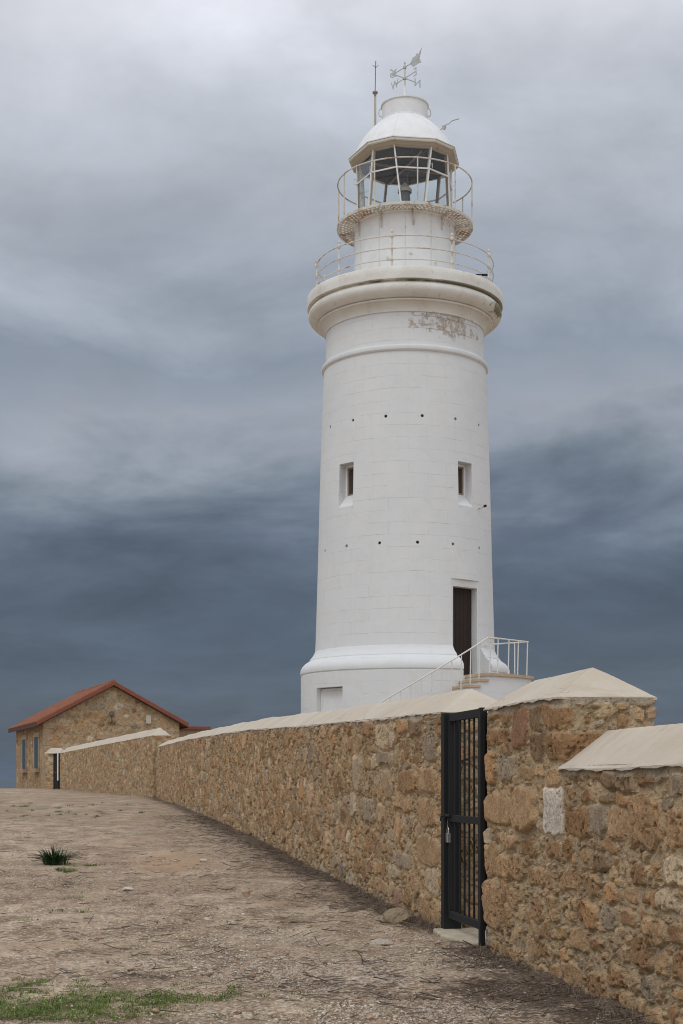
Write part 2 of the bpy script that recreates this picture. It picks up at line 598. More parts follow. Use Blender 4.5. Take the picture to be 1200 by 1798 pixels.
def mat_ground():
    m_, N, p = principled('gravelly_earth', (0.35, 0.27, 0.2), 0.95, 0, 0.1)
    co = objco(N)
    lit = N.n('ShaderNodeAttribute', {'attribute_name': 'litter'}).outputs['Fac']
    grn = N.n('ShaderNodeAttribute', {'attribute_name': 'green'}).outputs['Fac']
    san = N.n('ShaderNodeAttribute', {'attribute_name': 'sand'}).outputs['Fac']
    mp = N.n('ShaderNodeMapping', {}, Vector=co)
    mp.inputs['Scale'].default_value = (1.0, 0.55, 1.0)
    cs = mp.outputs[0]
    big = N.noise(cs, 0.45, 6, 0.66)
    mid = N.noise(cs, 2.3, 6, 0.66)
    fin = N.noise(co, 14, 5, 0.7)
    c = N.mix(N.maprange(big, 0.36, 0.64), (0.36, 0.265, 0.18), (0.55, 0.435, 0.325))
    c = N.mix(N.maprange(mid, 0.42, 0.62), c, (0.27, 0.195, 0.135))
    vo = N.n('ShaderNodeTexVoronoi', {'feature': 'F1'}, Scale=48.0)
    N.put(vo, 'Vector', co)
    cell = vo.outputs['Color']
    cellv = N.n('ShaderNodeSeparateColor', {}, _0=cell).outputs[0]
    vm = N.n('ShaderNodeVectorMath', {'operation': 'SCALE'})
    N.put(vm, 0, c); N.put(vm, 'Scale', N.maprange(cellv, 0.0, 1.0, 0.74, 1.24))
    c = vm.outputs[0]
    c = N.mix(N.m('MULTIPLY', N.maprange(fin, 0.54, 0.66), 0.7), c, (0.13, 0.09, 0.06))
    wh = N.maprange(cellv, 0.90, 0.94)
    c = N.mix(N.m('MULTIPLY', wh, 0.7), c, (0.60, 0.54, 0.46))
    sf = N.maprange(N.m('ADD', san, N.m('MULTIPLY', N.m('SUBTRACT', N.noise(cs, 3.0, 5, 0.65), 0.5), 0.9)), 0.35, 0.75)
    c = N.mix(N.m('MULTIPLY', sf, 0.72), c, N.mix(fin, (0.36, 0.235, 0.14), (0.50, 0.355, 0.24)))
    pal = N.n('ShaderNodeAttribute', {'attribute_name': 'pale'}).outputs['Fac']
    pg = N.m('MULTIPLY', N.maprange(N.m('ADD', pal, N.m('MULTIPLY', N.m('SUBTRACT', mid, 0.5), 1.2)), 0.35, 0.8), N.maprange(cellv, 0.45, 0.6))
    c = N.mix(N.m('MULTIPLY', pg, 0.6), c, (0.60, 0.53, 0.44))
    lf = N.maprange(N.m('ADD', lit, N.m('MULTIPLY', N.m('SUBTRACT', N.noise(cs, 5.0, 7, 0.74), 0.5), 1.9)), 0.42, 0.66)
    c = N.mix(N.m('MULTIPLY', lf, 0.82), c, N.mix(N.maprange(fin, 0.4, 0.6), (0.075, 0.055, 0.042), (0.15, 0.11, 0.085)))
    gf = N.maprange(N.m('ADD', grn, N.m('MULTIPLY', N.m('SUBTRACT', N.noise(cs, 6.0, 5, 0.7), 0.5), 1.2)), 0.45, 0.75)
    c = N.mix(N.m('MULTIPLY', gf, 0.7), c, (0.14, 0.16, 0.055))
    N.put(p, 'Base Color', c)
    h = N.m('ADD', N.m('MULTIPLY', vo.outputs['Distance'], -0.6), N.m('MULTIPLY', fin, 1.0))
    N.put(p, 'Normal', N.bump(h, 0.8, 0.03))
    return m_


def mat_sea():
    m_, N, p = principled('sea_water', (0.02, 0.045, 0.075), 0.35, 0, 0.3)
    co = objco(N)
    N.put(p, 'Normal', N.bump(N.noise(co, 0.08, 4, 0.6), 0.5, 2.0))
    return m_


def mat_attr(name, rough=0.9):
    m_, N, p = principled(name, (0.4, 0.3, 0.2), rough, 0, 0.15)
    co = objco(N)
    at = N.n('ShaderNodeAttribute', {'attribute_name': 'stone_col'}).outputs['Color']
    vm = N.n('ShaderNodeVectorMath', {'operation': 'SCALE'})
    N.put(vm, 0, at); N.put(vm, 'Scale', N.maprange(N.noise(co, 60, 4, 0.6), 0.3, 0.7, 0.8, 1.2))
    N.put(p, 'Base Color', vm.outputs[0])
    return m_


def mat_glass():
    m_ = bpy.data.materials.new('lantern_glass')
    m_.use_nodes = True
    t = m_.node_tree
    t.nodes.clear()
    N = NT(t)
    lw = N.n('ShaderNodeLayerWeight', {}, Blend=0.5)
    f = N.m('ADD', N.m('MULTIPLY', N.m('POWER', lw.outputs['Facing'], 4.0), 0.6), 0.016)
    co = objco(N)
    dirt = N.m('MULTIPLY', N.maprange(N.noise(co, 3.0, 5, 0.6), 0.35, 0.8), 0.022)
    tr = N.n('ShaderNodeBsdfTransparent', {}, Color=(0.965, 0.98, 0.98, 1))
    gl = N.n('ShaderNodeBsdfGlossy', {}, Color=(0.95, 0.97, 0.98, 1), Roughness=0.04)
    df = N.n('ShaderNodeBsdfDiffuse', {}, Color=(0.6, 0.62, 0.62, 1))
    a = N.n('ShaderNodeMixShader', {}, _0=f, _1=tr.outputs[0], _2=gl.outputs[0])
    b = N.n('ShaderNodeMixShader', {}, _0=dirt, _1=a.outputs[0], _2=df.outputs[0])
    o = N.n('ShaderNodeOutputMaterial')
    t.links.new(b.outputs[0], o.inputs[0])
    return m_


def mat_tiles():
    m_, N, p = principled('red_roof_tiles', (0.30, 0.09, 0.05), 0.8)
    co = objco(N)
    n = N.noise(co, 1.5, 5, 0.6)
    c = N.mix(N.maprange(n, 0.35, 0.65), (0.235, 0.082, 0.045), (0.32, 0.135, 0.072))
    N.put(p, 'Base Color', c)
    wv = N.n('ShaderNodeTexWave', {'wave_type': 'BANDS', 'bands_direction': 'Y'}, Scale=1.6, Distortion=0.3)
    N.put(wv, 'Vector', co)
    N.put(p, 'Normal', N.bump(wv.outputs[0], 0.8, 0.06))
    return m_


M_TOWER = mat_tower()
M_GALLERY = mat_gallery()
M_WHITE = mat_rusty('white_painted_iron', (0.74, 0.74, 0.71), (0.36, 0.20, 0.10), 0.60, 0.70, 4.0, 0.5)
M_WHITE_CLEAN = mat_simple('white_paint', (0.78, 0.79, 0.79), 0.5, 0, 0.06, 3.0, 0.1)
M_RUSTY = mat_rusty('rust_streaked_white_iron', (0.66, 0.62, 0.55), (0.34, 0.17, 0.075), 0.52, 0.68, 3.0, 0.65)
M_GRATE = mat_rusty('rusted_grating_iron', (0.62, 0.55, 0.45), (0.36, 0.19, 0.09), 0.47, 0.62, 1.6, 0.7)
M_TAN = mat_rusty('weathered_cream_trim', (0.52, 0.46, 0.38), (0.30, 0.17, 0.08), 0.60, 0.68, 4.0, 0.65)
M_EAVE_CREAM = mat_rusty('cream_gutter_paint', (0.64, 0.60, 0.52), (0.33, 0.2, 0.1), 0.60, 0.68, 4.0, 0.6)
M_BROWN = mat_simple('weathered_brown_bar', (0.26, 0.19, 0.14), 0.6, 0, 0.25, 8.0)
M_DARK = mat_simple('near_black_ceiling', (0.022, 0.021, 0.022), 0.6, 0, 0.2, 2.0)  # even near-black colour for the inner ceiling
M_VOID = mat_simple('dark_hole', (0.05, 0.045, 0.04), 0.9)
M_GLASS = mat_glass()
M_LAMP = mat_simple('grey_lamp_metal', (0.13, 0.135, 0.14), 0.45, 0.2, 0.15, 5.0)
M_DOOR = mat_simple('dark_brown_door_wood', (0.020, 0.009, 0.007), 0.7, 0, 0.35, 9.0, 0.3)
M_STEPS = mat_simple('beige_stone_tread', (0.50, 0.38, 0.26), 0.9, 0, 0.15, 5.0, 0.3)
M_STONE = mat_stone()
M_STONE_FAR = mat_stone('rubble_stone_house', 0.25)
M_COPING = mat_coping()
M_GROUND = mat_ground()
M_SEA = mat_sea()
M_IRON = mat_simple('black_painted_steel', (0.005, 0.0052, 0.006), 0.75, 0.0, 0.2, 10.0, 0.05)
M_STEEL = mat_simple('dull_steel', (0.42, 0.41, 0.40), 0.35, 0.85, 0.15, 40.0)
M_SLAB = mat_simple('pale_threshold_stone', (0.46, 0.39, 0.29), 0.9, 0, 0.2, 7.0, 0.5)
M_TILES = mat_tiles()
M_FASCIA = mat_simple('red_brown_fascia', (0.215, 0.062, 0.032), 0.6, 0, 0.12, 3.0)
M_EAVE = mat_simple('dark_eave_board', (0.075, 0.04, 0.032), 0.7, 0, 0.15, 3.0)
M_BLUE = mat_simple('blue_shutter_paint', (0.035, 0.10, 0.145), 0.6, 0, 0.15, 3.0)
M_ASHLAR = mat_simple('dressed_sandstone', (0.38, 0.27, 0.175), 0.9, 0, 0.2, 4.0, 0.3)
M_PEBBLE = mat_attr('loose_gravel')
M_TWIG = mat_attr('dry_twig')
M_LEAF = mat_attr('green_blade', 0.6)
M_VANE = mat_simple('grey_vane_metal', (0.50, 0.52, 0.52), 0.6, 0.0, 0.15, 9.0)
M_ROCK = mat_simple('tan_rock', (0.30, 0.225, 0.15), 0.95, 0, 0.3, 9.0, 0.8)
M_ROCK_PINK = mat_simple('pinkish_rock', (0.46, 0.31, 0.22), 0.95, 0, 0.25, 12.0, 0.8)
M_ROCK_WHITE = mat_simple('whitish_rock', (0.62, 0.57, 0.50), 0.95, 0, 0.2, 14.0, 0.8)
M_ROCK_FLAT = mat_simple('dusty_flat_rock', (0.43, 0.37, 0.30), 0.95, 0, 0.2, 14.0, 0.8)
M_ROCK_RED = mat_simple('reddish_rock', (0.33, 0.185, 0.125), 0.95, 0, 0.25, 12.0, 0.8)

# ------------------------------------------------------------------ ground and sea
GY = np.array([-400, -60, 6, 12.5, 16.1, 19.4, 23.1, 28.3, 33.3, 44.4, 60, 75, 90, 100, 106, 115, 135, 170, 230, 400])
GZ = np.array([-.3, -.15, -.02, .0, .07, .14, .22, .355, .44, .59, .70, .77, .82, .825, .80, .55, -2., -9., -22., -40.])


def ground_z(X, Y):
    X = np.asarray(X, float); Y = np.asarray(Y, float)
    z = np.interp(Y, GY, GZ)
    # smooth the knees a little
    z = (z + np.interp(Y - 1.5, GY, GZ) + np.interp(Y + 1.5, GY, GZ)) / 3
    side = np.clip((np.abs(X) - 140) / 120, 0, 1)
    return z - 24 * side * side


WX, WY, WSL = 1.22, 12.54, -0.187           # gate right jamb, and the slope of the wall line
_dl = math.hypot(WSL, 1)
WD = Vector((WSL / _dl, 1 / _dl, 0))         # along the wall, away from the camera
WN = Vector((1 / _dl, -WSL / _dl, 0))        # into the compound (towards the back of the wall)


def wall_pt(s, t, z):
    return (WX + WD.x * s + WN.x * t, WY + WD.y * s + WN.y * t, z)


def px_to_wall(px, py):
    k = (px - 600) / FPX
    Y = (WX - WSL * WY) / (k - WSL)
    return (Y - WY) / WD.y, CAM_Z + (HOR - py) / FPX * Y


def spaced(a, b, near, step0, g):
    """coordinates from a to b, step growing with the distance from near"""
    out = [near]
    while out[-1] < b:
        out.append(out[-1] + step0 + g * abs(out[-1] - near))
    lo = [near]
    while lo[-1] > a:
        lo.append(lo[-1] - step0 - g * abs(lo[-1] - near))
    return np.array(lo[:0:-1] + out)


def make_ground():
    xs = spaced(-420, 420, -0.3, 0.05, 0.022)
    ysA = np.arange(6.0, 16.0, 0.05)
    ysB = spaced(-400, 5.9, 5.9, 0.08, 0.06)
    ysC = spaced(16.0, 400, 16.0, 0.055, 0.009)
    ys = np.concatenate([ysB[ysB < 5.99], ysA, ysC[ysC >= 16.0]])
    ys = np.unique(np.round(ys, 4))
    Y, X = np.meshgrid(ys, xs, indexing='ij')
    Z = ground_z(X, Y)
    near = np.clip(1 - (np.abs(Y - 15) - 10) / 30, 0, 1) * np.clip(1 - (np.abs(X) - 8) / 20, 0, 1)
    n = (np.random.rand(*X.shape) - 0.5)
    Z = Z + near * (0.012 * n + 0.05 * (vnoise(X.shape, 14, 3) - 0.5) + 0.03 * (vnoise(X.shape, 5, 4) - 0.5))
    Z = Z + (1 - near) * 0.05 * (vnoise(X.shape, 6, 5) - 0.5) * (Y > 20)
    # keep the sheet level where the wall line stands
    d = -((X - WX) * WN.x + (Y - WY) * WN.y)       # metres in front of the wall face
    s_ = (X - WX) * WD.x + (Y - WY) * WD.y
    # litter drifts along the wall foot, thicker near the camera
    wdt = np.interp(s_, [-6, -3, -1, 0.5, 1.4, 3, 8, 20, 45], [1.5, 1.2, 0.65, 0.2, 0.3, 0.75, 0.75, 0.8, 0.7])
    lit = np.clip(.95 - np.clip(d, 0, None) / wdt * .8, 0.03, 1) * (d > -0.2)
    # blotches of litter seen in the open
    for (px, py, rx, ry, a) in ((900, 1740, 200, 34, .75), (640, 1735, 150, 24, .5), (330, 1530, 120, 22, .38), (180, 1650, 120, 14, .35),
                                (250, 1715, 150, 12, .5), (430, 1630, 160, 18, .36), (450, 1690, 120, 18, .42), (60, 1560, 160, 22, .32),
                                (560, 1640, 110, 12, .3), (120, 1440, 170, 10, .35), (520, 1575, 90, 16, .4), (330, 1585, 160, 18, .3)):
        yd = (HOR - py)
        pxs = 600 + X / np.maximum(Y, 1) * FPX
        pys = HOR + (CAM_Z - Z) / np.maximum(Y, 1) * FPX
        g = np.exp(-(((pxs - px) / rx) ** 2 + ((pys - py) / ry) ** 2)) * (Y > 5)
        lit = np.maximum(lit, g * a)
    pxs = 600 + X / np.maximum(Y, 1) * FPX
    pys = HOR + (CAM_Z - Z) / np.maximum(Y, 1) * FPX
    grn = np.zeros_like(X)
    for (px, py, rx, ry, a) in ((70, 1770, 200, 28, .85), (200, 1750, 190, 22, .7), (110, 1528, 60, 10, .5), (70, 1418, 110, 9, .55), (60, 1435, 60, 6, .45), (330, 1755, 60, 12, .35)):
        grn = np.maximum(grn, a * np.exp(-(((pxs - px) / rx) ** 2 + ((pys - py) / ry) ** 2)) * (Y > 5))
    san = np.zeros_like(X)
    for (px, py, rx, ry, a) in ((300, 1515, 95, 22, 1.0), (230, 1480, 120, 12, .6), (90, 1660, 150, 14, .6), (330, 1600, 140, 12, .5), (480, 1585, 60, 20, .5), (260, 1440, 110, 10, .5), (690, 1650, 120, 14, .5)):
        san = np.maximum(san, a * np.exp(-(((pxs - px) / rx) ** 2 + ((pys - py) / ry) ** 2)) * (Y > 5))
    pal = np.zeros_like(X)
    for (px, py, rx, ry, a) in ((560, 1710, 230, 40, 1), (860, 1690, 150, 30, .9), (300, 1690, 170, 16, .6), (800, 1775, 230, 24, 1), (480, 1645, 190, 20, .6), (400, 1780, 120, 18, .8), (200, 1600, 160, 14, .4), (640, 1590, 60, 30, .4)):
        pal = np.maximum(pal, a * np.exp(-(((pxs - px) / rx) ** 2 + ((pys - py) / ry) ** 2)) * (Y > 5))
    V, F, _ = grid_arrays(np.stack([X, Y, Z], -1))
    F = F[:, ::-1]
    me = np_mesh('ground', V, F, None, True, {'litter': lit, 'green': grn, 'sand': san, 'pale': pal})
    o = link('ground', me, M_GROUND)
    tag(o, kind='structure')


make_ground()

mb = MB()
mb.add([(-60000, -3000, -15), (60000, -3000, -15), (60000, 60000, -15), (-60000, 60000, -15)], [(0, 1, 2, 3)])
tag(mb.build('sea', M_SEA), kind='structure')

# ------------------------------------------------------------------ rubble masonry relief (heights and stone colours)
MS0, MS1, MZ0, MZ1, MRES = -9.0, 23.0, -0.4, 2.9, 0.0075
MW, MH = int((MS1 - MS0) / MRES), int((MZ1 - MZ0) / MRES)
PAL = np.array([(.43, .295, .175), (.385, .255, .145), (.33, .205, .11), (.48, .35, .22), (.45, .27, .14), (.35, .295, .23),
                (.54, .45, .34), (.42, .325, .215), (.34, .215, .14), (.27, .19, .12)])
PAL = PAL * np.array([1.02, .97, .905])
PALW = np.array([.22, .18, .12, .14, .09, .06, .05, .08, .03, .03])


def stone_map():
    rs = np.random.RandomState(11)
    sh = (MH, MW)
    fb = (vnoise(sh, 40, 1) * .5 + vnoise(sh, 16, 2) * .3 + vnoise(sh, 6, 3) * .2)
    fine = vnoise(sh, 3.2, 6)
    wx = (vnoise(sh, 13, 21) - .5) * .06 + (vnoise(sh, 5, 22) - .5) * .018
    wz = (vnoise(sh, 13, 23) - .5) * .06 + (vnoise(sh, 5, 24) - .5) * .018
    H = (fb - .5) * .018 + (fine - .5) * .004
    mortar = np.array((.45, .345, .22), np.float32)
    Cc = np.ones((MH, MW, 3), np.float32) * mortar * (0.82 + 0.36 * fb[..., None])
    occ = np.zeros(sh, bool)

    def place(cs, cz, w, h, col, force=False, bulge=None, p=None, rot=0.0, ws=1.0):
        ext = max(w, h) * .5 * 1.25 + .03
        i0, i1 = int((cs - ext - MS0) / MRES), int((cs + ext - MS0) / MRES) + 1
        j0, j1 = int((cz - ext - MZ0) / MRES), int((cz + ext - MZ0) / MRES) + 1
        i0, j0, i1, j1 = max(i0, 0), max(j0, 0), min(i1, MW), min(j1, MH)
        if i1 - i0 < 3 or j1 - j0 < 3: return False
        xx = (np.arange(i0, i1) * MRES + MS0 - cs)[None, :] + wx[j0:j1, i0:i1] * ws
        zz = (np.arange(j0, j1) * MRES + MZ0 - cz)[:, None] + wz[j0:j1, i0:i1] * ws
        if rot:
            c_, s_ = math.cos(rot), math.sin(rot)
            xx, zz = xx * c_ + zz * s_, -xx * s_ + zz * c_
        p = p or rs.uniform(2.3, 4.5)
        r = (np.abs(xx / (w / 2)) ** p + np.abs(zz / (h / 2)) ** p) ** (1 / p)
        if not force:
            kf = rs.randint(4, 8)
            a0 = rs.uniform(0, 6.28)
            rr = None
            for q in range(kf):
                an = a0 + 6.283 * q / kf + rs.uniform(-.35, .35)
                e_ = (xx / (w / 2) * math.cos(an) + zz / (h / 2) * math.sin(an)) / rs.uniform(.66, .95)
                rr = e_ if rr is None else np.maximum(rr, e_)
            r = np.maximum(rr, .96 * r)
        else:
            for q in range(4):
                an = .785 + 1.571 * q + rs.uniform(-.3, .3)
                r = np.maximum(r, (xx / (w / 2) * math.cos(an) + zz / (h / 2) * math.sin(an)) / (rs.uniform(1.12, 1.45) if ws == 1 else 1.45))
        m = r < 1.0
        if not force and (occ[j0:j1, i0:i1] & (r < 1.02)).any(): return False
        mn = min(w, h)
        e = np.clip((1 - r) * mn * .5 / (.07 * mn + .008), 0, 1)
        b = bulge if bulge is not None else rs.uniform(.45, 1.1) * (.014 + .07 * mn)
        b = min(b * 1.15, .046)
        tilt = rs.uniform(-.9, .9) * b * xx / w + rs.uniform(-.9, .9) * b * zz / h
        prof = b * (e * (2 - e)) ** .8 + tilt * e + (fb[j0:j1, i0:i1] - .5) * .032 * e * min(1, mn / .12) + (fine[j0:j1, i0:i1] - .5) * .005
        sub = H[j0:j1, i0:i1]
        sub[m] = np.maximum(sub[m] * .3, prof[m] + .004)
        # crevice hugging the stone
        ring = (r >= 1.0) & (r < 1.0 + .02 / (mn * .5))
        rk = ring & ~occ[j0:j1, i0:i1]
        sub[rk] -= .008 * rs.uniform(-.2, 1.9)
        k = (0.72 + .56 * fb[j0:j1, i0:i1] + rs.uniform(-.08, .08))[..., None]
        cc = Cc[j0:j1, i0:i1]
        blend = np.clip((1.0 - r) * mn * .5 / .012, 0, 1)[..., None] * .85 + .15
        new = cc * (1 - blend) + np.array(col, np.float32) * k * blend
        cc[m] = new[m]
        occ[j0:j1, i0:i1] |= m
        return True

    def pick():
        c = PAL[rs.choice(len(PAL), p=PALW / PALW.sum())]
        return c * rs.uniform(.86, 1.14) * np.array([1, rs.uniform(.97, 1.03), rs.uniform(.93, 1.08)])

    def box_px(ox, oy, sc, x0, y0, x1, y1, col, bulge=None):
        a, za = px_to_wall(ox + x0 / sc, oy + (y0 + y1) / 2 / sc)
        b, zb = px_to_wall(ox + x1 / sc, oy + (y0 + y1) / 2 / sc)
        _, zt = px_to_wall(ox + (x0 + x1) / 2 / sc, oy + y0 / sc)
        _, zl = px_to_wall(ox + (x0 + x1) / 2 / sc, oy + y1 / sc)
        place((a + b) / 2, (zt + zl) / 2, abs(b - a) * 1.03, (zt - zl) * 1.04, np.array(col) * rs.uniform(.95, 1.05) * np.array([1.02, .965, .90]), True, bulge, rs.uniform(3.2, 5.5) if bulge is None else 10, ws=1.0 if bulge is None else .45)

    T, B, O, G, D, P_, RB = (.43, .295, .175), (.34, .215, .12), (.45, .28, .15), (.33, .275, .21), (.26, .185, .115), (.52, .43, .31), (.33, .195, .125)
    for (x0, y0, x1, y1, c) in ((25, 105, 105, 180, B), (108, 100, 180, 195, B), (185, 105, 275, 340, RB), (280, 70, 352, 235, D), (360, 45, 480, 240, B),
                                (30, 235, 170, 335, B), (290, 245, 365, 415, D), (380, 245, 560, 410, B), (25, 375, 90, 545, O), (95, 400, 195, 525, G),
                                (215, 455, 320, 520, T), (320, 445, 370, 510, T), (380, 455, 465, 560, T), (25, 605, 180, 790, T), (182, 570, 325, 825, T),
                                (20, 820, 60, 1000, P_), (495, 460, 590, 540, D), (630, 470, 690, 540, B), (700, 465, 880, 585, D), (905, 480, 1000, 570, B),
                                (1020, 490, 1085, 550, G), (1110, 485, 1155, 620, G), (1170, 470, 1230, 560, B), (580, 585, 665, 665, B), (680, 600, 770, 665, D),
                                (780, 600, 858, 680, O), (490, 580, 550, 650, T), (490, 690, 635, 860, B), (640, 680, 735, 850, G), (740, 690, 850, 870, T),
                                (860, 620, 1060, 920, T), (1085, 690, 1240, 940, T), (1055, 640, 1100, 725, G), (100, 850, 220, 920, T), (230, 860, 315, 960, B)):
        box_px(840, 1210, 3.333, x0, y0, x1, y1, c)
    box_px(840, 1210, 3.333, 362, 580, 472, 850, (.70, .65, .58), .012)
    for (x0, y0, x1, y1, c) in ((25, 0, 95, 200, T), (100, 60, 250, 220, T), (270, 150, 420, 250, T), (440, 150, 585, 280, T), (595, 190, 695, 305, T),
                                (715, 250, 800, 350, O), (885, 100, 950, 240, B), (1065, 90, 1220, 250, P_), (655, 60, 745, 175, D), (1020, 260, 1140, 395, P_),
                                (850, 240, 910, 330, T), (25, 225, 115, 490, T), (160, 270, 215, 375, T), (565, 345, 670, 490, O), (695, 370, 790, 505, G),
                                (815, 385, 890, 475, B), (385, 325, 440, 455, T), (930, 460, 1075, 580, T), (1085, 480, 1180, 590, B), (880, 560, 990, 740, B),
                                (520, 510, 615, 625, T), (640, 550, 710, 640, B), (320, 590, 395, 680, B), (470, 700, 575, 850, T), (740, 725, 845, 840, B),
                                (1010, 640, 1090, 780, T), (1110, 640, 1210, 800, B), (620, 760, 740, 920, B), (400, 725, 460, 800, O), (1125, 860, 1190, 930, O),
                                (120, 610, 240, 690, T), (580, 40, 640, 130, T), (380, 0, 470, 80, B), (800, 870, 880, 960, T), (280, 720, 395, 780, T)):
        box_px(840, 1480, 3.333, x0, y0, x1, y1, c)
    for (x0, y0, x1, y1, c) in ((525, 280, 635, 505, P_), (740, 155, 815, 350, O), (830, 180, 965, 365, D), (980, 330, 1085, 590, G), (335, 600, 400, 920, P_),
                                (540, 530, 680, 650, G), (400, 230, 525, 390, B), (740, 690, 910, 890, B), (400, 980, 520, 1190, G), (690, 930, 880, 1060, T), (870, 530, 960, 610, B),
                                (930, 660, 1100, 880, T), (900, 940, 1100, 1180, T)):
        box_px(560, 1230, 5.217, x0, y0, x1, y1, c)
    for (x0, y0, x1, y1, c) in ((890, 690, 1065, 960, T), (950, 450, 1065, 690, P_), (460, 580, 610, 700, T), (620, 460, 710, 555, P_), (610, 150, 670, 240, P_), (870, 180, 1065, 420, T), (550, 260, 650, 350, T), (660, 340, 820, 450, G)):
        box_px(560, 1440, 5.0, x0, y0, x1, y1, c)

    area = (MS1 - MS0) * (MZ1 - MZ0)
    for (n, w0, w1, a0, a1) in ((int(area * 14), .26, .50, .5, .85), (int(area * 60), .15, .27, .55, 1.1), (int(area * 230), .085, .15, .55, 1.2),
                                (int(area * 260), .045, .085, .5, 1.2), (int(area * 70), .030, .045, .5, 1.2)):
        for _ in range(n):
            w = rs.uniform(w0, w1)
            h = w * rs.uniform(a0, a1)
            place(rs.uniform(MS0, MS1), rs.uniform(MZ0, MZ1), w, h, pick(), rot=rs.normal(0, .12) if w > .15 else rs.uniform(-.8, .8))
    # pits of the porous stone
    pit = vnoise(sh, 3.0, 31) * .6 + vnoise(sh, 6.0, 32) * .4
    zone = np.clip((vnoise(sh, 45, 33) - .42) / .2, 0, 1)
    pp = np.clip((pit - .62) / .12, 0, 1) * zone * occ
    H -= pp * .028
    Cc *= (1 - .35 * pp)[..., None]  # hollows of the pits also darkened in colour, as shade
    return H.astype(np.float32), Cc.astype(np.float32)


HM, CM = stone_map()


def sample_map(s, z, wrap=False):
    s = np.asarray(s)
    if wrap: s = np.where(s < 1.5, s, 1.5 + np.mod(s - 1.5, 21.3))
    i = (s - MS0) / MRES
    i = np.mod(i, MW - 2)
    j = np.clip((np.asarray(z) - MZ0) / MRES, 0, MH - 2.01)
    i0 = i.astype(int); j0 = j.astype(int)
    fi = (i - i0); fj = (j - j0)
    def bl(A):
        if A.ndim == 3:
            a, b = fi[..., None], fj[..., None]
        else:
            a, b = fi, fj
        return A[j0, i0] * (1 - a) * (1 - b) + A[j0, i0 + 1] * a * (1 - b) + A[j0 + 1, i0] * (1 - a) * b + A[j0 + 1, i0 + 1] * a * b
    return bl(HM), bl(CM)


def masonry_path(plan, zs, top=None, soff=0.0, corner=0.045, base=None, sscale=1.0, relief=1.0, ztop=None, wrap=False, wash=0.0):
    """plan: list of (x, y, nx, ny, s) samples; zs rows. Returns grid arrays of the displaced face."""
    plan = np.array(plan)
    n = len(plan)
    S = np.repeat(plan[:, 4:5], len(zs), 1)
    Zr = np.repeat(np.array(zs)[None, :], n, 0)
    h, c = sample_map((S + soff) * sscale, Zr * sscale, wrap)
    if wash: c = c * (1 - wash) + np.array([.45, .345, .22]) * wash
    if ztop is not None:
        # bedding mortar under the coping
        k = np.clip((ztop - .028 + .03 * np.sin(S * 7.3) * np.sin(S * 3.1 + 1) - Zr) / .03, 0, 1)
        h = h * k + (1 - k) * (.003 + .12 * h)
        c = c * k[..., None] + (1 - k)[..., None] * (np.array([.44, .37, .275]) * (.85 + .3 * np.clip(h * 20, 0, 1))[..., None])
    Z = Zr + (0 if base is None else np.asarray(base)[:, None])
    X = plan[:, 0:1] + plan[:, 2:3] * h * relief
    Y = plan[:, 1:2] + plan[:, 3:4] * h * relief
    # undulation of the wall as a whole
    return grid_arrays(np.stack([X, Y, Z], -1), c)


def path_plan(corners, step, rad=0.05, s_start=0.0):
    """corners: plan polyline; rounded corners; outward normal is to the left of travel when flip=False"""
    pts = [Vector((a, b)) for a, b in corners]
    out = []
    s = s_start
    k = len(pts)
    poly = []
    for i, p in enumerate(pts):
        if i in (0, k - 1):
            poly.append(p)
            continue
        a = (pts[i - 1] - p).normalized()
        b = (pts[i + 1] - p).normalized()
        p0, p1 = p + a * rad, p + b * rad
        for t in np.linspace(0, 1, 6):
            poly.append(p0 * (1 - t) ** 2 + p * 2 * t * (1 - t) + p1 * t * t)
    for i in range(len(poly) - 1):
        d = poly[i + 1] - poly[i]
        L = d.length
        st = step(s) if callable(step) else step
        m = max(1, int(round(L / st)))
        if callable(step) and L > 5:
            q = 0.0
            while q < L:
                out.append((poly[i] + d * (q / L), s + q))
                q += step(s + q)
        else:
            for j in range(m):
                out.append((poly[i] + d * (j / m), s + L * j / m))
        s += L
    out.append((poly[-1], s))
    res = []
    for i, (p, ss) in enumerate(out):
        a = out[max(i - 1, 0)][0]
        b = out[min(i + 1, len(out) - 1)][0]
        t = (b - a)
        t.normalize()
        res.append((p.x, p.y, t.y, -t.x, ss))
    return res     # normal on the right of travel


THK = 0.76
Z_EAVE = 2.07
S_END = px_to_wall(981, 1222)[0]          # where the high stub by the gate stops
Z_LOW = 1.55


def W2(s, t):
    p = wall_pt(s, t, 0)
    return (p[0], p[1])


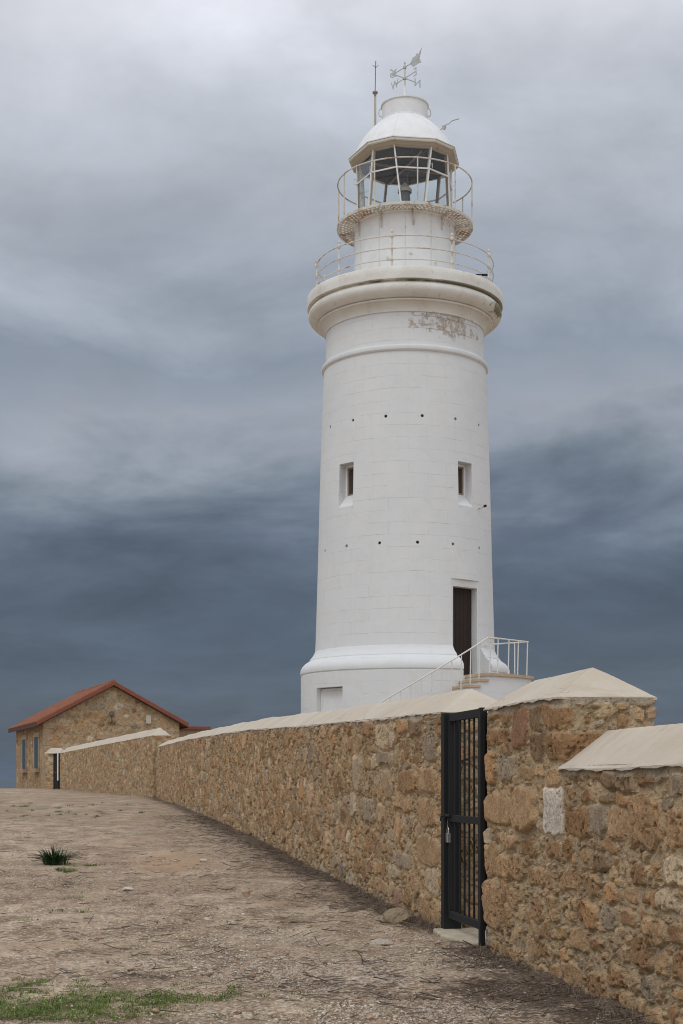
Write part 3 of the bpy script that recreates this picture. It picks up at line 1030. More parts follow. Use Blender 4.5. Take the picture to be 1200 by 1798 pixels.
def coping(name, s0, s1, z0, rise, parent, hip0=0.31, hip1=0.31, ds=0.05, z1=None, frame=None, over=0.016, thk=THK, seed=1, nt=18):
    """plaster coping of triangular section lying on the wall between s0 and s1"""
    f = frame or (lambda s, t: W2(s, t))
    z1 = z0 if z1 is None else z1
    ns = max(12, int((s1 - s0) / ds)) if not callable(ds) else None
    if callable(ds):
        ss = [s0]
        while ss[-1] < s1: ss.append(ss[-1] + ds(ss[-1]))
        ss = np.array(ss) - (np.array(ss) - s0) / (ss[-1] - s0) * (ss[-1] - s1)
    else:
        ss = np.linspace(s0, s1, ns)
    if hip0: ss = np.unique(np.concatenate([ss, [s0 + hip0], s0 + np.linspace(-over, 0.02, 3)]))
    if hip1: ss = np.unique(np.concatenate([ss, [s1 - hip1], s1 + np.linspace(-0.02, over, 3)]))
    ts = np.concatenate([np.linspace(-over, thk / 2, nt), np.linspace(thk / 2, thk + over, nt)[1:]])
    S, T = np.meshgrid(ss, ts, indexing='ij')
    half = thk / 2 + over
    u = 1 - np.abs(T - thk / 2) / half
    if hip0: u = np.minimum(u, (S - s0 + over) / (hip0 + over))
    if hip1: u = np.minimum(u, (s1 + over - S) / (hip1 + over))
    u = np.clip(u, 0, 1)
    # slightly softened arrises, hand-trowelled surface
    Z = z0 + (z1 - z0) * (S - s0) / (s1 - s0) + rise * (u - 0.05 * u ** 6)
    k = (S - s0) / 0.05
    wv = 0.010 * np.sin(S * 1.3 + seed) + 0.004 * np.sin(S * 3.7 + T * 5 + seed * 2)
    Z = Z + wv * 0.8 + (np.random.rand(*S.shape) - .5) * 0.003
    edge = 0.007 * np.sin(S * 6 + seed) + 0.005 * np.sin(S * 17 + 1) + 0.004 * np.sin(S * 41)
    P = np.zeros(S.shape + (3,))
    Tt = T.copy()
    Tt[:, 0] += edge[:, 0]
    Tt[:, -1] -= edge[:, -1]
    for i in range(S.shape[0]):
        for j in range(S.shape[1]):
            a, b = f(S[i, j], Tt[i, j])
            P[i, j] = (a, b, Z[i, j])
    # skirt under the eaves
    n, m = S.shape
    ring = [(i, 0) for i in range(n)] + [(n - 1, j) for j in range(1, m)] + [(i, m - 1) for i in range(n - 2, -1, -1)] + [(0, j) for j in range(m - 2, 0, -1)]
    V, F, _ = grid_arrays(P)
    V = V.tolist(); F = F.tolist()
    rid = [i * m + j for i, j in ring]
    b0 = len(V)
    for q, (i, j) in enumerate(ring):
        V.append([P[i, j, 0], P[i, j, 1], P[i, j, 2] - 0.013 - 0.005 * math.sin(S[i, j] * 13 + T[i, j] * 11) - 0.003 * math.sin(S[i, j] * 31)])
    L = len(ring)
    for q in range(L):
        F.append([rid[q], rid[(q + 1) % L], b0 + (q + 1) % L, b0 + q])
    # underside
    cidx = len(V)
    me = np_mesh(name, np.array(V), np.array(F), None, True)
    bm = bmesh.new(); bm.from_mesh(me)
    bmesh.ops.recalc_face_normals(bm, faces=bm.faces)
    bm.to_mesh(me); bm.free()
    me.set_sharp_from_angle(angle=R(35))
    return link(name, me, M_COPING, parent)


def mesh_masonry(name, grids, parent, mat):
    V, F, c = join_grids(grids)
    me = np_mesh(name, V, F, c, False)
    return link(name, me, mat, parent)


# ---- near wall, right of the gate: low run plus the taller stub beside the gate
def near_wall_right():
    root = empty('stone_wall', wall_pt(-4, 0, 0), 'rubble stone wall right of the open-barred gate, stepping down to a lower capped run', 'wall')
    loc = Vector(root.location)
    def L(grid):
        V, F, c = grid
        return V - np.array(loc), F, c
    FB_ = 0.03
    G = []
    zs_low = np.arange(-0.25, 1.575, 0.0105)
    zs_hi = np.arange(1.555, 2.075, 0.0105)
    # travel from far to near so that the face normal (right of travel) looks out of the wall
    low = [W2(-.04, THK), W2(-.04, FB_), W2(-9.0, FB_)]
    pl = path_plan(low, 0.0115)
    sj = THK - FB_ - .04
    pl = [(a, b, c, d, sj - s) for a, b, c, d, s in pl]      # front face carries its own wall coordinate
    G.append(masonry_path(pl, zs_low, relief=.9, ztop=np.where(np.array(pl)[:, 4:5] < S_END, Z_LOW, 9.0)))
    hi = [W2(-.04, THK), W2(-.04, FB_), W2(S_END, FB_), W2(S_END, THK), W2(S_END + .5, THK)]
    ph = path_plan(hi, 0.0115)
    ph = [(a, b, c, d, sj - s) for a, b, c, d, s in ph]
    G.append(masonry_path(ph, zs_hi, relief=.9, ztop=Z_EAVE))
    bk = path_plan([W2(-9.0, THK), W2(0.0, THK)], 0.12)
    G.append(masonry_path(bk, np.arange(-.25, 1.6, .1), soff=3.0))
    bk = path_plan([W2(S_END + .45, THK), W2(-.04, THK)], 0.12)
    G.append(masonry_path(bk, np.arange(1.5, 2.08, .1), soff=3.0))
    G = [L(g) for g in G]
    mesh_masonry('masonry', G, root, M_STONE)
    inv = lambda s, t: (W2(s, t)[0] - loc.x, W2(s, t)[1] - loc.y)
    c1 = coping('coping', S_END, 0.0, Z_EAVE, 0.245, root, 0.31, 0.30, 0.012, frame=inv, seed=3, nt=34, over=0.0)
    c2 = coping('coping', -9.0, S_END + 0.03, Z_LOW, 0.30, root, 0, 0, 0.04, frame=inv, seed=8, over=0.0)


near_wall_right()

S_L0 = (13.9 - WY) / WD.y + 0.0       # left jamb of the gate
S_L1 = (60.0 - WY) / WD.y


def near_wall_left():
    root = empty('stone_wall', wall_pt(8, 0, 0), 'long rubble stone wall with cream coping running from the gate past the lighthouse', 'wall')
    loc = Vector(root.location)
    step = lambda s: 0.0125 + 0.00085 * max(0, s - S_L0)
    # jamb (seen through the gate) and long front face; travel far -> near gives the outward normal
    front = []
    s = S_L0 + 0.05
    ss = [s]
    while ss[-1] < S_L1: ss.append(ss[-1] + step(ss[-1]))
    ss[-1] = S_L1
    plan = []
    nx, ny = -WN.x, -WN.y
    for q in ss[::-1]:
        a, b = W2(q, 0)
        plan.append((a, b, nx, ny, q))
    # rounded corner, then the jamb face looking back at the camera
    for t in np.linspace(0, 1, 6)[1:]:
        p0, p1, p2 = Vector(W2(S_L0 + .05, 0)), Vector(W2(S_L0, 0)), Vector(W2(S_L0, .05))
        p = p0 * (1 - t) ** 2 + p1 * 2 * t * (1 - t) + p2 * t * t
        nn = Vector((nx, ny)).lerp(Vector((-WD.x, -WD.y)), t).normalized()
        plan.append((p.x, p.y, nn.x, nn.y, S_L0 + .05 - .08 * t))
    for q in np.arange(.06, THK + .01, .0125):
        a, b = W2(S_L0, q)
        plan.append((a, b, -WD.x, -WD.y, S_L0 - .03 - q))
    base = [float(np.interp(p[1], GY, GZ)) for p in plan]
    zs = np.arange(-0.2, 2.10, 0.0125)
    g = masonry_path(plan, zs, base=np.array(base), ztop=2.085, wrap=True, relief=.88, wash=.10)
    bkp = path_plan([W2(S_L0, THK), W2(S_L1, THK)], 0.6)
    gb = masonry_path(bkp, np.arange(-.2, 2.2, .2), soff=5.0, base=np.array([float(np.interp(p[1], GY, GZ)) for p in bkp]))
    G = [(V - np.array(loc), F, c) for V, F, c in (g, gb)]
    mesh_masonry('masonry', G, root, M_STONE)
    # coping follows the rising ground
    nseg = []
    def f(s, t):
        a, b = W2(s, t)
        return a - loc.x, b - loc.y
    o = coping('coping', S_L0, S_L1, 2.08, 0.25, root, 0.31, 0.35, lambda s: 0.035 + 0.004 * max(0, s - S_L0), frame=f, seed=5)
    me = o.data
    co = np.empty(len(me.vertices) * 3, np.float32)
    me.vertices.foreach_get('co', co)
    co = co.reshape(-1, 3)
    co[:, 2] += np.interp(co[:, 1] + loc.y, GY, GZ)
    me.vertices.foreach_set('co', co.ravel())
    me.update()


near_wall_left()

# ---- far run of the wall, up to the house
FA = Vector((W2(S_L1, 0)[0] - 0.12, W2(S_L1, 0)[1] - 0.2))
FB = Vector((-17.38, 90.0))
FD = (FB - FA).normalized()
FNn = Vector((FD.y, -FD.x))          # into the compound
FLEN = (FB - FA).length


def F2(s, t):
    p = FA + FD * s + FNn * t
    return (p.x, p.y)


def far_wall():
    root = empty('stone_wall', (FA.x, FA.y, 0), 'taller rubble wall beyond the stepped coping, running up to the red-roofed house', 'wall')
    loc = Vector(root.location)
    plan = path_plan([F2(FLEN, THK), F2(FLEN, 0), F2(0, 0), F2(0, THK), F2(FLEN, THK)], 0.085)
    base = np.array([float(np.interp(p[1], GY, GZ)) for p in plan])
    hgt = lambda y: np.interp(y, [58, 92], [2.58, 2.24])
    zs = np.arange(-0.2, 1.0001, 0.022)
    S = np.array([p[4] for p in plan])
    # rows stretch to the height of the wall at each station
    Z01 = np.linspace(-.1, 1, 60)
    P = np.array(plan)
    hh = hgt(P[:, 1])[:, None] * Z01[None, :]
    h, c = sample_map(np.repeat(S[:, None], 60, 1) + 2.0, hh, True)
    X = P[:, 0:1] + P[:, 2:3] * h
    Y = P[:, 1:2] + P[:, 3:4] * h
    V, F, cc = grid_arrays(np.stack([X - loc.x, Y - loc.y, hh + base[:, None]], -1), c)
    me = np_mesh('masonry', V, F, cc, True)
    link('masonry', me, M_STONE, root)
    o = coping('coping', 0.0, FLEN, 0.0, 0.36, root, 0.4, 0, 0.2, frame=lambda s, t: (F2(s, t)[0] - loc.x, F2(s, t)[1] - loc.y), seed=2)
    me = o.data
    co = np.empty(len(me.vertices) * 3, np.float32)
    me.vertices.foreach_get('co', co)
    co = co.reshape(-1, 3)
    yy = co[:, 1] + loc.y
    co[:, 2] += np.interp(yy, GY, GZ) + hgt(yy)
    me.vertices.foreach_set('co', co.ravel())
    me.update()


far_wall()


def far_pier():
    p0 = Vector((-18.05, 91.02))
    p1 = Vector((-18.62, 91.35))
    root = empty('wall_pier', (p0.x, p0.y, .8), 'short stone pier with peaked cream cap left of the far black gate', 'pier')
    loc = Vector(root.location)
    d = (p1 - p0).normalized()
    n = Vector((d.y, -d.x))
    q = [p1 - n * 0.0 , p1 + n * .6, p0 + n * .6, p0]
    plan = path_plan([(q[3].x, q[3].y), (q[0].x, q[0].y), (q[1].x, q[1].y), (q[2].x, q[2].y), (q[3].x, q[3].y)], 0.04, 0.02)
    # make normals point outward
    cen = (p0 + p1) / 2 + n * .3
    plan = [(a, b, math.copysign(1, (a - cen.x) * c + (b - cen.y) * e) * c, math.copysign(1, (a - cen.x) * c + (b - cen.y) * e) * e, s) for a, b, c, e, s in plan]
    V, F, c = masonry_path(plan, np.arange(-.1, 2.3, .04), soff=4, base=np.full(len(plan), .82))
    link('masonry', np_mesh('masonry', V - np.array(loc), F, c), M_STONE, root)
    # cap reaches over the gate
    a0 = Vector((-17.52, 90.15))
    ax = (p1 - a0).normalized()
    an = Vector((-ax.y, ax.x))
    if an.y < 0: an = -an
    Ln = (p1 - a0).length + .15
    coping('coping', 0.0, Ln, 3.08 - .8, 0.36, root, 0.3, 0.3, 0.05, frame=lambda s, t: (a0.x + ax.x * s + an.x * t - loc.x, a0.y + ax.y * s + an.y * t - loc.y), thk=.6, seed=4)


far_pier()


def far_gate():
    a, b = Vector((-17.55, 90.2, .8)), Vector((-18.03, 91.0, .8))
    root = empty('metal_gate', a, 'distant narrow black gate between the long wall and its short pier by the house', 'gate')
    d = (b - a)
    d.z = 0
    L = d.length
    ang = math.atan2(d.y, d.x)
    root.rotation_euler = (0, 0, ang)
    m = MB(); m.box((L / 2, 0, 1.17), (L - .1, .04, 2.2)); m.build('leaf', M_IRON, root)
    for x in (0.03, L - .03):
        m = MB(); m.box((x, 0, 1.15), (.06, .08, 2.27)); m.build('frame_post', M_IRON, root)
    m = MB(); m.tube([(L * .4, .03, 1.05), (L * .4, .09, 1.05), (L * .55, .09, 1.05)], .014, 6); m.build('handle', M_STEEL, root)
    m = MB(); m.box((-.12, .13, 1.45), (.16, .03, 1.75)); o = m.build('side_panel', M_WHITE_CLEAN, root); o['label'] = 'narrow white board beside the black leaf'


far_gate()

# ------------------------------------------------------------------ near gate
def near_gate():
    zb = 0.0
    root = empty('metal_gate', wall_pt(0.02, 0, 0), 'tall black barred steel gate padlocked in the opening of the near stone wall', 'gate')
    ang = math.atan2(WD.y, WD.x)
    root.rotation_euler = (0, 0, ang)
    # local x runs along the wall away from the camera, local -y... is into the compound
    Wd = S_L0 - 0.02
    top = 2.095
    r = lambda x, dep, z: (x, -dep, z)
    m = MB(); m.box((Wd - .062, -.07, top / 2 - .02), (.115, .17, top + .04)); m.build('frame_post', M_IRON, root, bevel=.004)
    m = MB(); m.box((.05, -.012, top / 2 - .042), (.06, .045, top + .075)); m.build('frame_post', M_IRON, root, bevel=.004)
    m = MB(); m.box((Wd / 2 - .03, -.045, top - .045), (Wd - .21, .05, .075)); m.build('top_rail', M_IRON, root, bevel=.003)
    m = MB(); m.box((Wd / 2 - .03, -.045, 1.10), (Wd - .21, .045, .065)); m.build('middle_rail', M_IRON, root, bevel=.003)
    m = MB(); m.box((Wd / 2 - .03, -.045, .185), (Wd - .21, .05, .07)); m.build('bottom_rail', M_IRON, root, bevel=.003)
    m = MB(); m.box((Wd - .155, -.045, 1.13), (.055, .05, 1.9)); m.build('stile', M_IRON, root, bevel=.003)
    m = MB(); m.box((.095, -.046, 1.13), (.045, .045, 1.9)); m.build('stile', M_IRON, root, bevel=.003)
    n = 6
    x0, x1 = .117, Wd - .18
    bar0 = None
    for i in range(n):
        x = x0 + (x1 - x0) * (i + .85) / (n + .7)
        if bar0 is None:
            m = MB(); m.box((0, -.045, 1.14), (.022, .015, 1.86)); bar0 = m.build('bar', M_IRON, root)
            bar0.location = (x, 0, 0)
        else:
            copy_part(bar0, root, loc=(x, 0, 0))
    m = MB()
    m.tube([(Wd - .02, .0, 1.125), (Wd - .28, .0, 1.125)], .013, 8)
    m.box((Wd - .10, -.004, 1.125), (.10, .03, .05))
    m.tube([(Wd - .10, .0, 1.125), (Wd - .10, .04, 1.11), (Wd - .10, .045, 1.07)], .008, 6)
    m.build('latch', M_IRON, root)
    # padlock on a wire
    p = wall_pt(S_L0 - .15, .015, .955)
    pr = empty('padlock', p, 'small steel padlock hanging on a wire from the black gate latch', 'padlock')
    pr.rotation_euler = (0, 0, ang)
    m = MB(); m.box((0, 0, -.045), (.075, .032, .085)); m.box((0, 0, -.006), (.078, .034, .012)); m.build('lock_body', M_STEEL, pr, bevel=.004)
    pts = [(.026 * math.cos(a), 0, .03 + .026 * math.sin(a)) for a in np.linspace(0, math.pi, 9)]
    m = MB(); m.tube([(.026, 0, -.01)] + pts + [(-.026, 0, -.01)], .0065, 8); m.build('shackle', M_STEEL, pr)
    m = MB(); m.tube([(0, 0, .05), (.012, .004, .09), (-.006, .0, .13), (.02, -.006, .165)], .0028, 5); m.build('wire', M_STEEL, pr)
    # threshold slab
    m = MB()
    c = [wall_pt(S_L0 - .03, -.10, 0), wall_pt(S_L0 - .55, -.16, 0), wall_pt(.5, -.13, 0), wall_pt(.10, -.03, 0), wall_pt(.02, .55, 0), wall_pt(S_L0 - .02, .6, 0)]
    o0 = Vector(wall_pt(.7, .2, 0))
    pts = [Vector(q) - o0 for q in c]
    n = len(pts)
    vs = [(q.x, q.y, -.12) for q in pts] + [(q.x, q.y, .045) for q in pts]
    m.add(vs, [tuple(range(n, 2 * n))] + [(i, (i + 1) % n, n + (i + 1) % n, n + i) for i in range(n)])
    o = m.build('threshold_slab', M_SLAB, bevel=.015)
    o.location = o0
    tag(o, 'pale worn stone slab lying under the black barred gate', 'doorstep')


near_gate()

# ------------------------------------------------------------------ lighthouse
TX, TY = 1.94, 44.5
lh = empty('lighthouse', (TX, TY, 0), 'tall round white lighthouse with glazed lantern and two railed galleries behind the stone wall', 'lighthouse')


def pol(r, a, z):
    return (r * math.sin(R(a)), -r * math.cos(R(a)), z)


def radial(a):
    """matrix whose local x is tangential (to the right), y points inward, z up"""
    a = R(a)
    return Matrix(((math.cos(a), -math.sin(a), 0), (math.sin(a), math.cos(a), 0), (0, 0, 1)))


def bool_cut(o, cut):
    md = o.modifiers.new('cut', 'BOOLEAN')
    md.object = cut
    md.operation = 'DIFFERENCE'
    md.solver = 'EXACT'
    dg = bpy.context.evaluated_depsgraph_get()
    me = bpy.data.meshes.new_from_object(o.evaluated_get(dg))
    o.modifiers.clear()
    old = o.data
    o.data = me
    me.name = old.name
    bpy.data.objects.remove(cut, do_unlink=True)


def tower():
    prof = [(3.19, .2), (3.185, 1.5), (3.185, 3.0), (3.185, 4.50), (3.185, 4.585)]
    # base roll: torus, groove, apophyge
    prof += [(3.17, 4.60), (3.20, 4.64), (3.205, 4.70), (3.19, 4.78), (3.15, 4.86), (3.08, 4.94), (3.00, 5.00), (2.945, 5.03), (2.925, 5.05), (2.93, 5.06),
             (2.90, 5.11), (2.83, 5.19), (2.785, 5.27), (2.765, 5.32), (2.75, 5.34)]
    for z in np.linspace(5.6, 13.85, 16):
        prof.append((float(np.interp(z, [5.34, 7.9, 10.86, 13.87], [2.742, 2.665, 2.59, 2.485])), float(z)))
    prof += [(2.485, 13.875), (2.515, 13.885), (2.545, 13.92), (2.555, 13.97), (2.545, 14.02), (2.515, 14.055), (2.46, 14.075), (2.425, 14.085)]
    prof += [(2.42, 14.5), (2.415, 15.02), (2.41, 15.3)]
    m = MB()
    m.lathe(prof, 224, cap=True)
    me = m.mesh('tower')
    o = link('tower', me, M_TOWER, lh)
    bpy.context.view_layer.update()
    c = MB()
    # door recess
    M = radial(40.0)
    c.box(M @ Vector((0, -3.0, 0)) + Vector((0, 0, 5.765)), (.98, 1.36, 2.64), M)
    # window recesses
    for a in (-44, 40.5):
        M = radial(a)
        c.box(M @ Vector((0, -2.6, 0)) + Vector((0, 0, 10.08)), (.57, .8, 1.34), M)
    M = radial(-47)
    c.box(M @ Vector((0, -3.3, 0)) + Vector((0, 0, 3.0)), (1.12, .86, 2.3), M)
    # weep holes
    for z, off, r in ((11.98, -63.0, 2.555), (8.3, -66.5, 2.655)):
        for i in range(15):
            a = off + 24 * i
            M = radial(a)
            n = 10
            vs = [M @ Vector((.048 * math.cos(2 * math.pi * j / n), y, .048 * math.sin(2 * math.pi * j / n))) + Vector((0, 0, z)) for y in (-r - .2, -r + .14) for j in range(n)]
            fs = [(j, (j + 1) % n, n + (j + 1) % n, n + j) for j in range(n)] + [tuple(range(n))[::-1], tuple(range(n, 2 * n))]
            c.add(vs, fs)
    cme = c.mesh('cutter')
    co = link('cutter', cme, None, lh)
    bpy.context.view_layer.update()
    bool_cut(o, co)
    # shallow lintel recess round the door
    c = MB()
    M = radial(40.0)
    c.box(M @ Vector((0, -3.05, 0)) + Vector((0, 0, 5.87)), (1.16, .88, 2.86), M)
    co = link('cutter', c.mesh('cutter'), None, lh)
    bpy.context.view_layer.update()
    bool_cut(o, co)
    for p in o.data.polygons: p.use_smooth = True
    o.data.set_sharp_from_angle(angle=R(25))
    # dark discs painted for the shade at the bottom of the weep holes
    hole_shade = None
    for z, off, r in ((11.98, -63.0, 2.555), (8.3, -66.5, 2.655)):
        for i in range(15):
            a = off + 24 * i
            if hole_shade is None:
                mm = MB()
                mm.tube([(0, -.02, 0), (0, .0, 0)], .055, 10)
                hole_shade = mm.build('weep_hole_shade', M_VOID, o)
                c2 = hole_shade
            else:
                c2 = copy_part(hole_shade, o)
            c2.location = pol(r - .10, a, z)
            c2.rotation_euler = (0, 0, R(a))
    # door leaf of planks
    M = radial(40.0)
    mm = MB()
    for i in range(6):
        mm.box((-.435 + .1633 * i + .01, -.03, 1.31), (.158, .05, 2.60))
    d = mm.build('door', M_DOOR, lh)
    d.location = M @ Vector((0, -2.345, 0)) + Vector((0, 0, 4.46))
    d.rotation_euler = (0, 0, R(40.0))
    mm = MB(); mm.tube([(-.36, -.06, 1.2), (-.36, -.10, 1.2), (-.36, -.10, 1.32), (-.36, -.06, 1.32)], .012, 6)
    mm.build('handle', M_IRON, d)
    # windows
    for a in (-44, 40.5):
        M = radial(a)
        mm = MB()
        w2, z0, z1 = .21, 9.86, 10.66
        mm.box((-.255, -.02, 10.08), (.06, .07, 1.32)); mm.box((.255, -.02, 10.08), (.06, .07, 1.32)); mm.box((0, -.022, 10.71), (.46, .07, .07))
        w = mm.build('window', M_WHITE_CLEAN, lh)
        w.location = M @ Vector((0, -2.26, 0))
        w.rotation_euler = (0, 0, R(a))
        mm = MB()
        mm.box((-.205, 0, 10.26), (.035, .04, .82)); mm.box((.205, 0, 10.26), (.035, .04, .82)); mm.box((0, .0, 10.65), (.38, .04, .04)); mm.box((0, .0, 9.88), (.38, .04, .05))
        mm.build('frame', M_BROWN, w)
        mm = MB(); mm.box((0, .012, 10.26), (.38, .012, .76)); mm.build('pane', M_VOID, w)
        mm = MB()
        xs = .283
        prof = [(.03, 9.40), (.03, 9.86), (-.02, 9.855), (-.345, 9.50), (-.36, 9.46), (-.36, 9.40)]
        vs = [(-xs, y, z) for y, z in prof] + [(xs, y, z) for y, z in prof]
        n = len(prof)
        mm.add(vs, [tuple(range(n)), tuple(range(n, 2 * n))[::-1]] + [(i, (i + 1) % n, n + (i + 1) % n, n + i) for i in range(n)])
        mm.build('sill', M_TOWER, w)
    # low hatch in the plinth
    M = radial(-47)
    mm = MB(); mm.box((0, 0, 1.13), (1.09, .05, 2.24)); mm.box((0, -.03, 2.2), (1.09, .03, .06)); mm.box((-.52, -.03, 1.1), (.06, .03, 2.2))
    h = mm.build('hatch', M_WHITE_CLEAN, lh)
    h.location = M @ Vector((0, -2.92, 0)) + Vector((0, 0, 1.88))
    h.rotation_euler = (0, 0, R(-47))
    # rusty spout below the right window
    mm = MB(); mm.tube([(0, .1, 0), (0, -.06, .0), (.02, -.22, .05)], .022, 7); mm.tube([(.02, -.20, .045), (.025, -.28, .075)], .036, 7, mi=1)
    s = mm.build('spout', [M_RUSTY, M_IRON], lh)
    s.location = pol(2.60, 53, 9.47); s.rotation_euler = (0, 0, R(62))
    # gallery and cornice
    g = [(2.35, 15.02), (2.455, 15.03), (2.46, 15.07), (2.445, 15.08), (2.455, 15.13), (2.48, 15.18), (2.53, 15.235), (2.60, 15.27), (2.60, 15.285), (2.675, 15.29), (2.685, 15.30), (2.685, 15.335), (2.64, 15.345), (2.64, 15.36),
         (2.74, 15.365), (2.85, 15.42), (2.92, 15.49), (2.955, 15.57), (2.955, 15.64), (2.93, 15.70), (2.89, 15.745), (2.855, 15.76), (2.85, 15.795), (2.97, 15.80), (2.985, 15.81),
         (2.99, 15.98), (2.985, 16.13), (2.965, 16.16), (2.9, 16.17), (1.4, 16.18)]
    m = MB(); m.lathe(g, 160)
    go = m.build('gallery', M_GALLERY, lh, sharp=32)
    mm = MB(); mm.tube([pol(2.6, 42, 16.20), pol(2.92, 45, 16.22), pol(2.95, 49, 16.25)], .02, 7); mm.tube([pol(2.95, 48, 16.24), pol(2.98, 51.5, 16.28)], .036, 7)
    mm.build('drain_pipe', M_IRON, go)
    # gallery railing
    rl = None
    zf = 16.17
    Rg = 2.70
    rail0 = None
    post = MB()
    ph = .97
    post.lathe([(.055, 0), (.055, .03), (.03, .05), (.028, .22), (.05, .245), (.055, .27), (.05, .295), (.028, .32), (.026, .55), (.046, .575), (.05, .6), (.046, .625), (.026, .65),
                (.024, .90), (.05, .92), (.058, .96), (.05, 1.0), (.03, 1.02), (.03, 1.05), (.045, 1.075), (.045, 1.10), (.02, 1.135), (.0, 1.145)], 10)
    p0 = None
    angs = [a - 2.5 for a in (-83.5, -45.7, -7.8, 30.4, 68.3, 106.4, 144.5, 182.5, 220.5, 248.5)]
    railing = None
    for zq in (.27, .60, .96):
        mm = MB()
        mm.tube([pol(Rg, 360 * i / 120, zf + zq) for i in range(120)], .017, 7, closed=True)
        if railing is None:
            railing = mm.build('gallery_railing', M_RUSTY, lh)
        else:
            mm.build('rail', M_RUSTY, railing)
    for a in angs:
        if p0 is None:
            p0 = post.build('post', M_RUSTY, railing)
            q = p0
        else:
            q = copy_part(p0, railing)
        q.location = pol(Rg, a, zf)
        q.rotation_euler = (0, 0, R(a))
    # drum under the lantern
    m = MB()
    m.lathe([(1.56, 16.15), (1.56, 16.26), (1.535, 16.28), (1.535, 18.28), (1.57, 18.30), (1.57, 18.36), (1.30, 18.40), (0.0, 18.40)], 128)
    dr = m.build('drum', M_WHITE_CLEAN, lh)
    seam = None
    for i in range(12):
        a = -32 + 30 * i
        if seam is None:
            mm = MB(); mm.box((0, 0, 17.28), (.03, .014, 1.98))
            for k in range(10): mm.box((.0, -.009, 16.4 + .19 * k), (.014, .012, .014))
            seam = mm.build('seam', M_WHITE, dr); q = seam
        else:
            q = copy_part(seam, dr)
        q.location = pol(1.538, a, 0); q.rotation_euler = (0, 0, R(a))
    port = None
    for a, z in ((-45, 16.72), (-22, 16.95), (4, 17.05), (34, 16.85), (-18, 17.6)):
        if port is None:
            mm = MB(); mm.tube([(0, .02, 0), (0, -.02, 0)], .05, 12); mm.tube([(0, -.02, 0), (0, -.035, 0)], .025, 10)
            port = mm.build('vent_cover', M_WHITE, dr); q = port
        else:
            q = copy_part(port, dr)
        q.location = pol(1.54, a, z); q.rotation_euler = (0, 0, R(a))
    # lantern gallery of expanded metal on brackets
    zw = 18.33
    m = MB()
    n = 84
    for fam in (1, -1):
        for i in range(n):
            a = 360 * i / n
            m.bar(pol(1.565, a, zw + .002 * fam), pol(2.06, a + fam * 11, zw + .002 * fam), .046, .012)
    for rr in (1.585, 2.055):
        pass
    wk = m.build('lantern_gallery', M_GRATE, lh)
    mm = MB()
    mm.lathe([(2.045, zw - .045), (2.085, zw - .045), (2.085, zw + .035), (2.045, zw + .035), (2.045, zw - .045)], 120)
    mm.build('rim', M_RUSTY, wk)
    mm = MB()
    mm.lathe([(1.57, zw - .02), (1.61, zw - .02), (1.61, zw + .02), (1.57, zw + .02), (1.57, zw - .02)], 96); mm.build('inner_rim', M_RUSTY, wk)
    br = None
    for i in range(10):
        a = 7 + 36 * i
        if br is None:
            mm = MB()
            mm.bar((0, -1.54, zw - .05), (0, -2.05, zw - .03), .045, .05)
            pts = [(0, -1.95, zw - .07), (0, -1.80, zw - .11), (0, -1.66, zw - .20), (0, -1.585, zw - .34), (0, -1.565, zw - .42)]
            mm.tube(pts, .022, 6)
            mm.bar((0, -1.55, zw - .02), (0, -1.55, zw - .46), .045, .03, up=(0, 1, 0))
            ring = [(0, -1.68 + .065 * math.cos(t), zw - .125 + .05 * math.sin(t)) for t in np.linspace(0, 2 * math.pi, 12)[:-1]]
            mm.tube(ring, .012, 5, closed=True)
            br = mm.build('bracket', M_RUSTY, wk); q = br
        else:
            q = copy_part(br, wk)
        q.rotation_euler = (0, 0, R(a))
    rl = MB(); rl.tube([pol(2.055, 3 * i, zw + 1.33) for i in range(120)], .021, 7, closed=True)
    lr = rl.build('lantern_railing', M_RUSTY, lh)
    pst = None
    for i in range(10):
        a = -64.5 + 36 * i + (.5 if i else 0)
        if pst is None:
            mm = MB(); mm.tube([(0, -2.06, zw - .04), (0, -2.06, zw + 1.33)], .021, 7)
            pst = mm.build('post', M_RUSTY, lr); q = pst
        else:
            q = copy_part(pst, lr)
        q.rotation_euler = (0, 0, R(a))


tower()


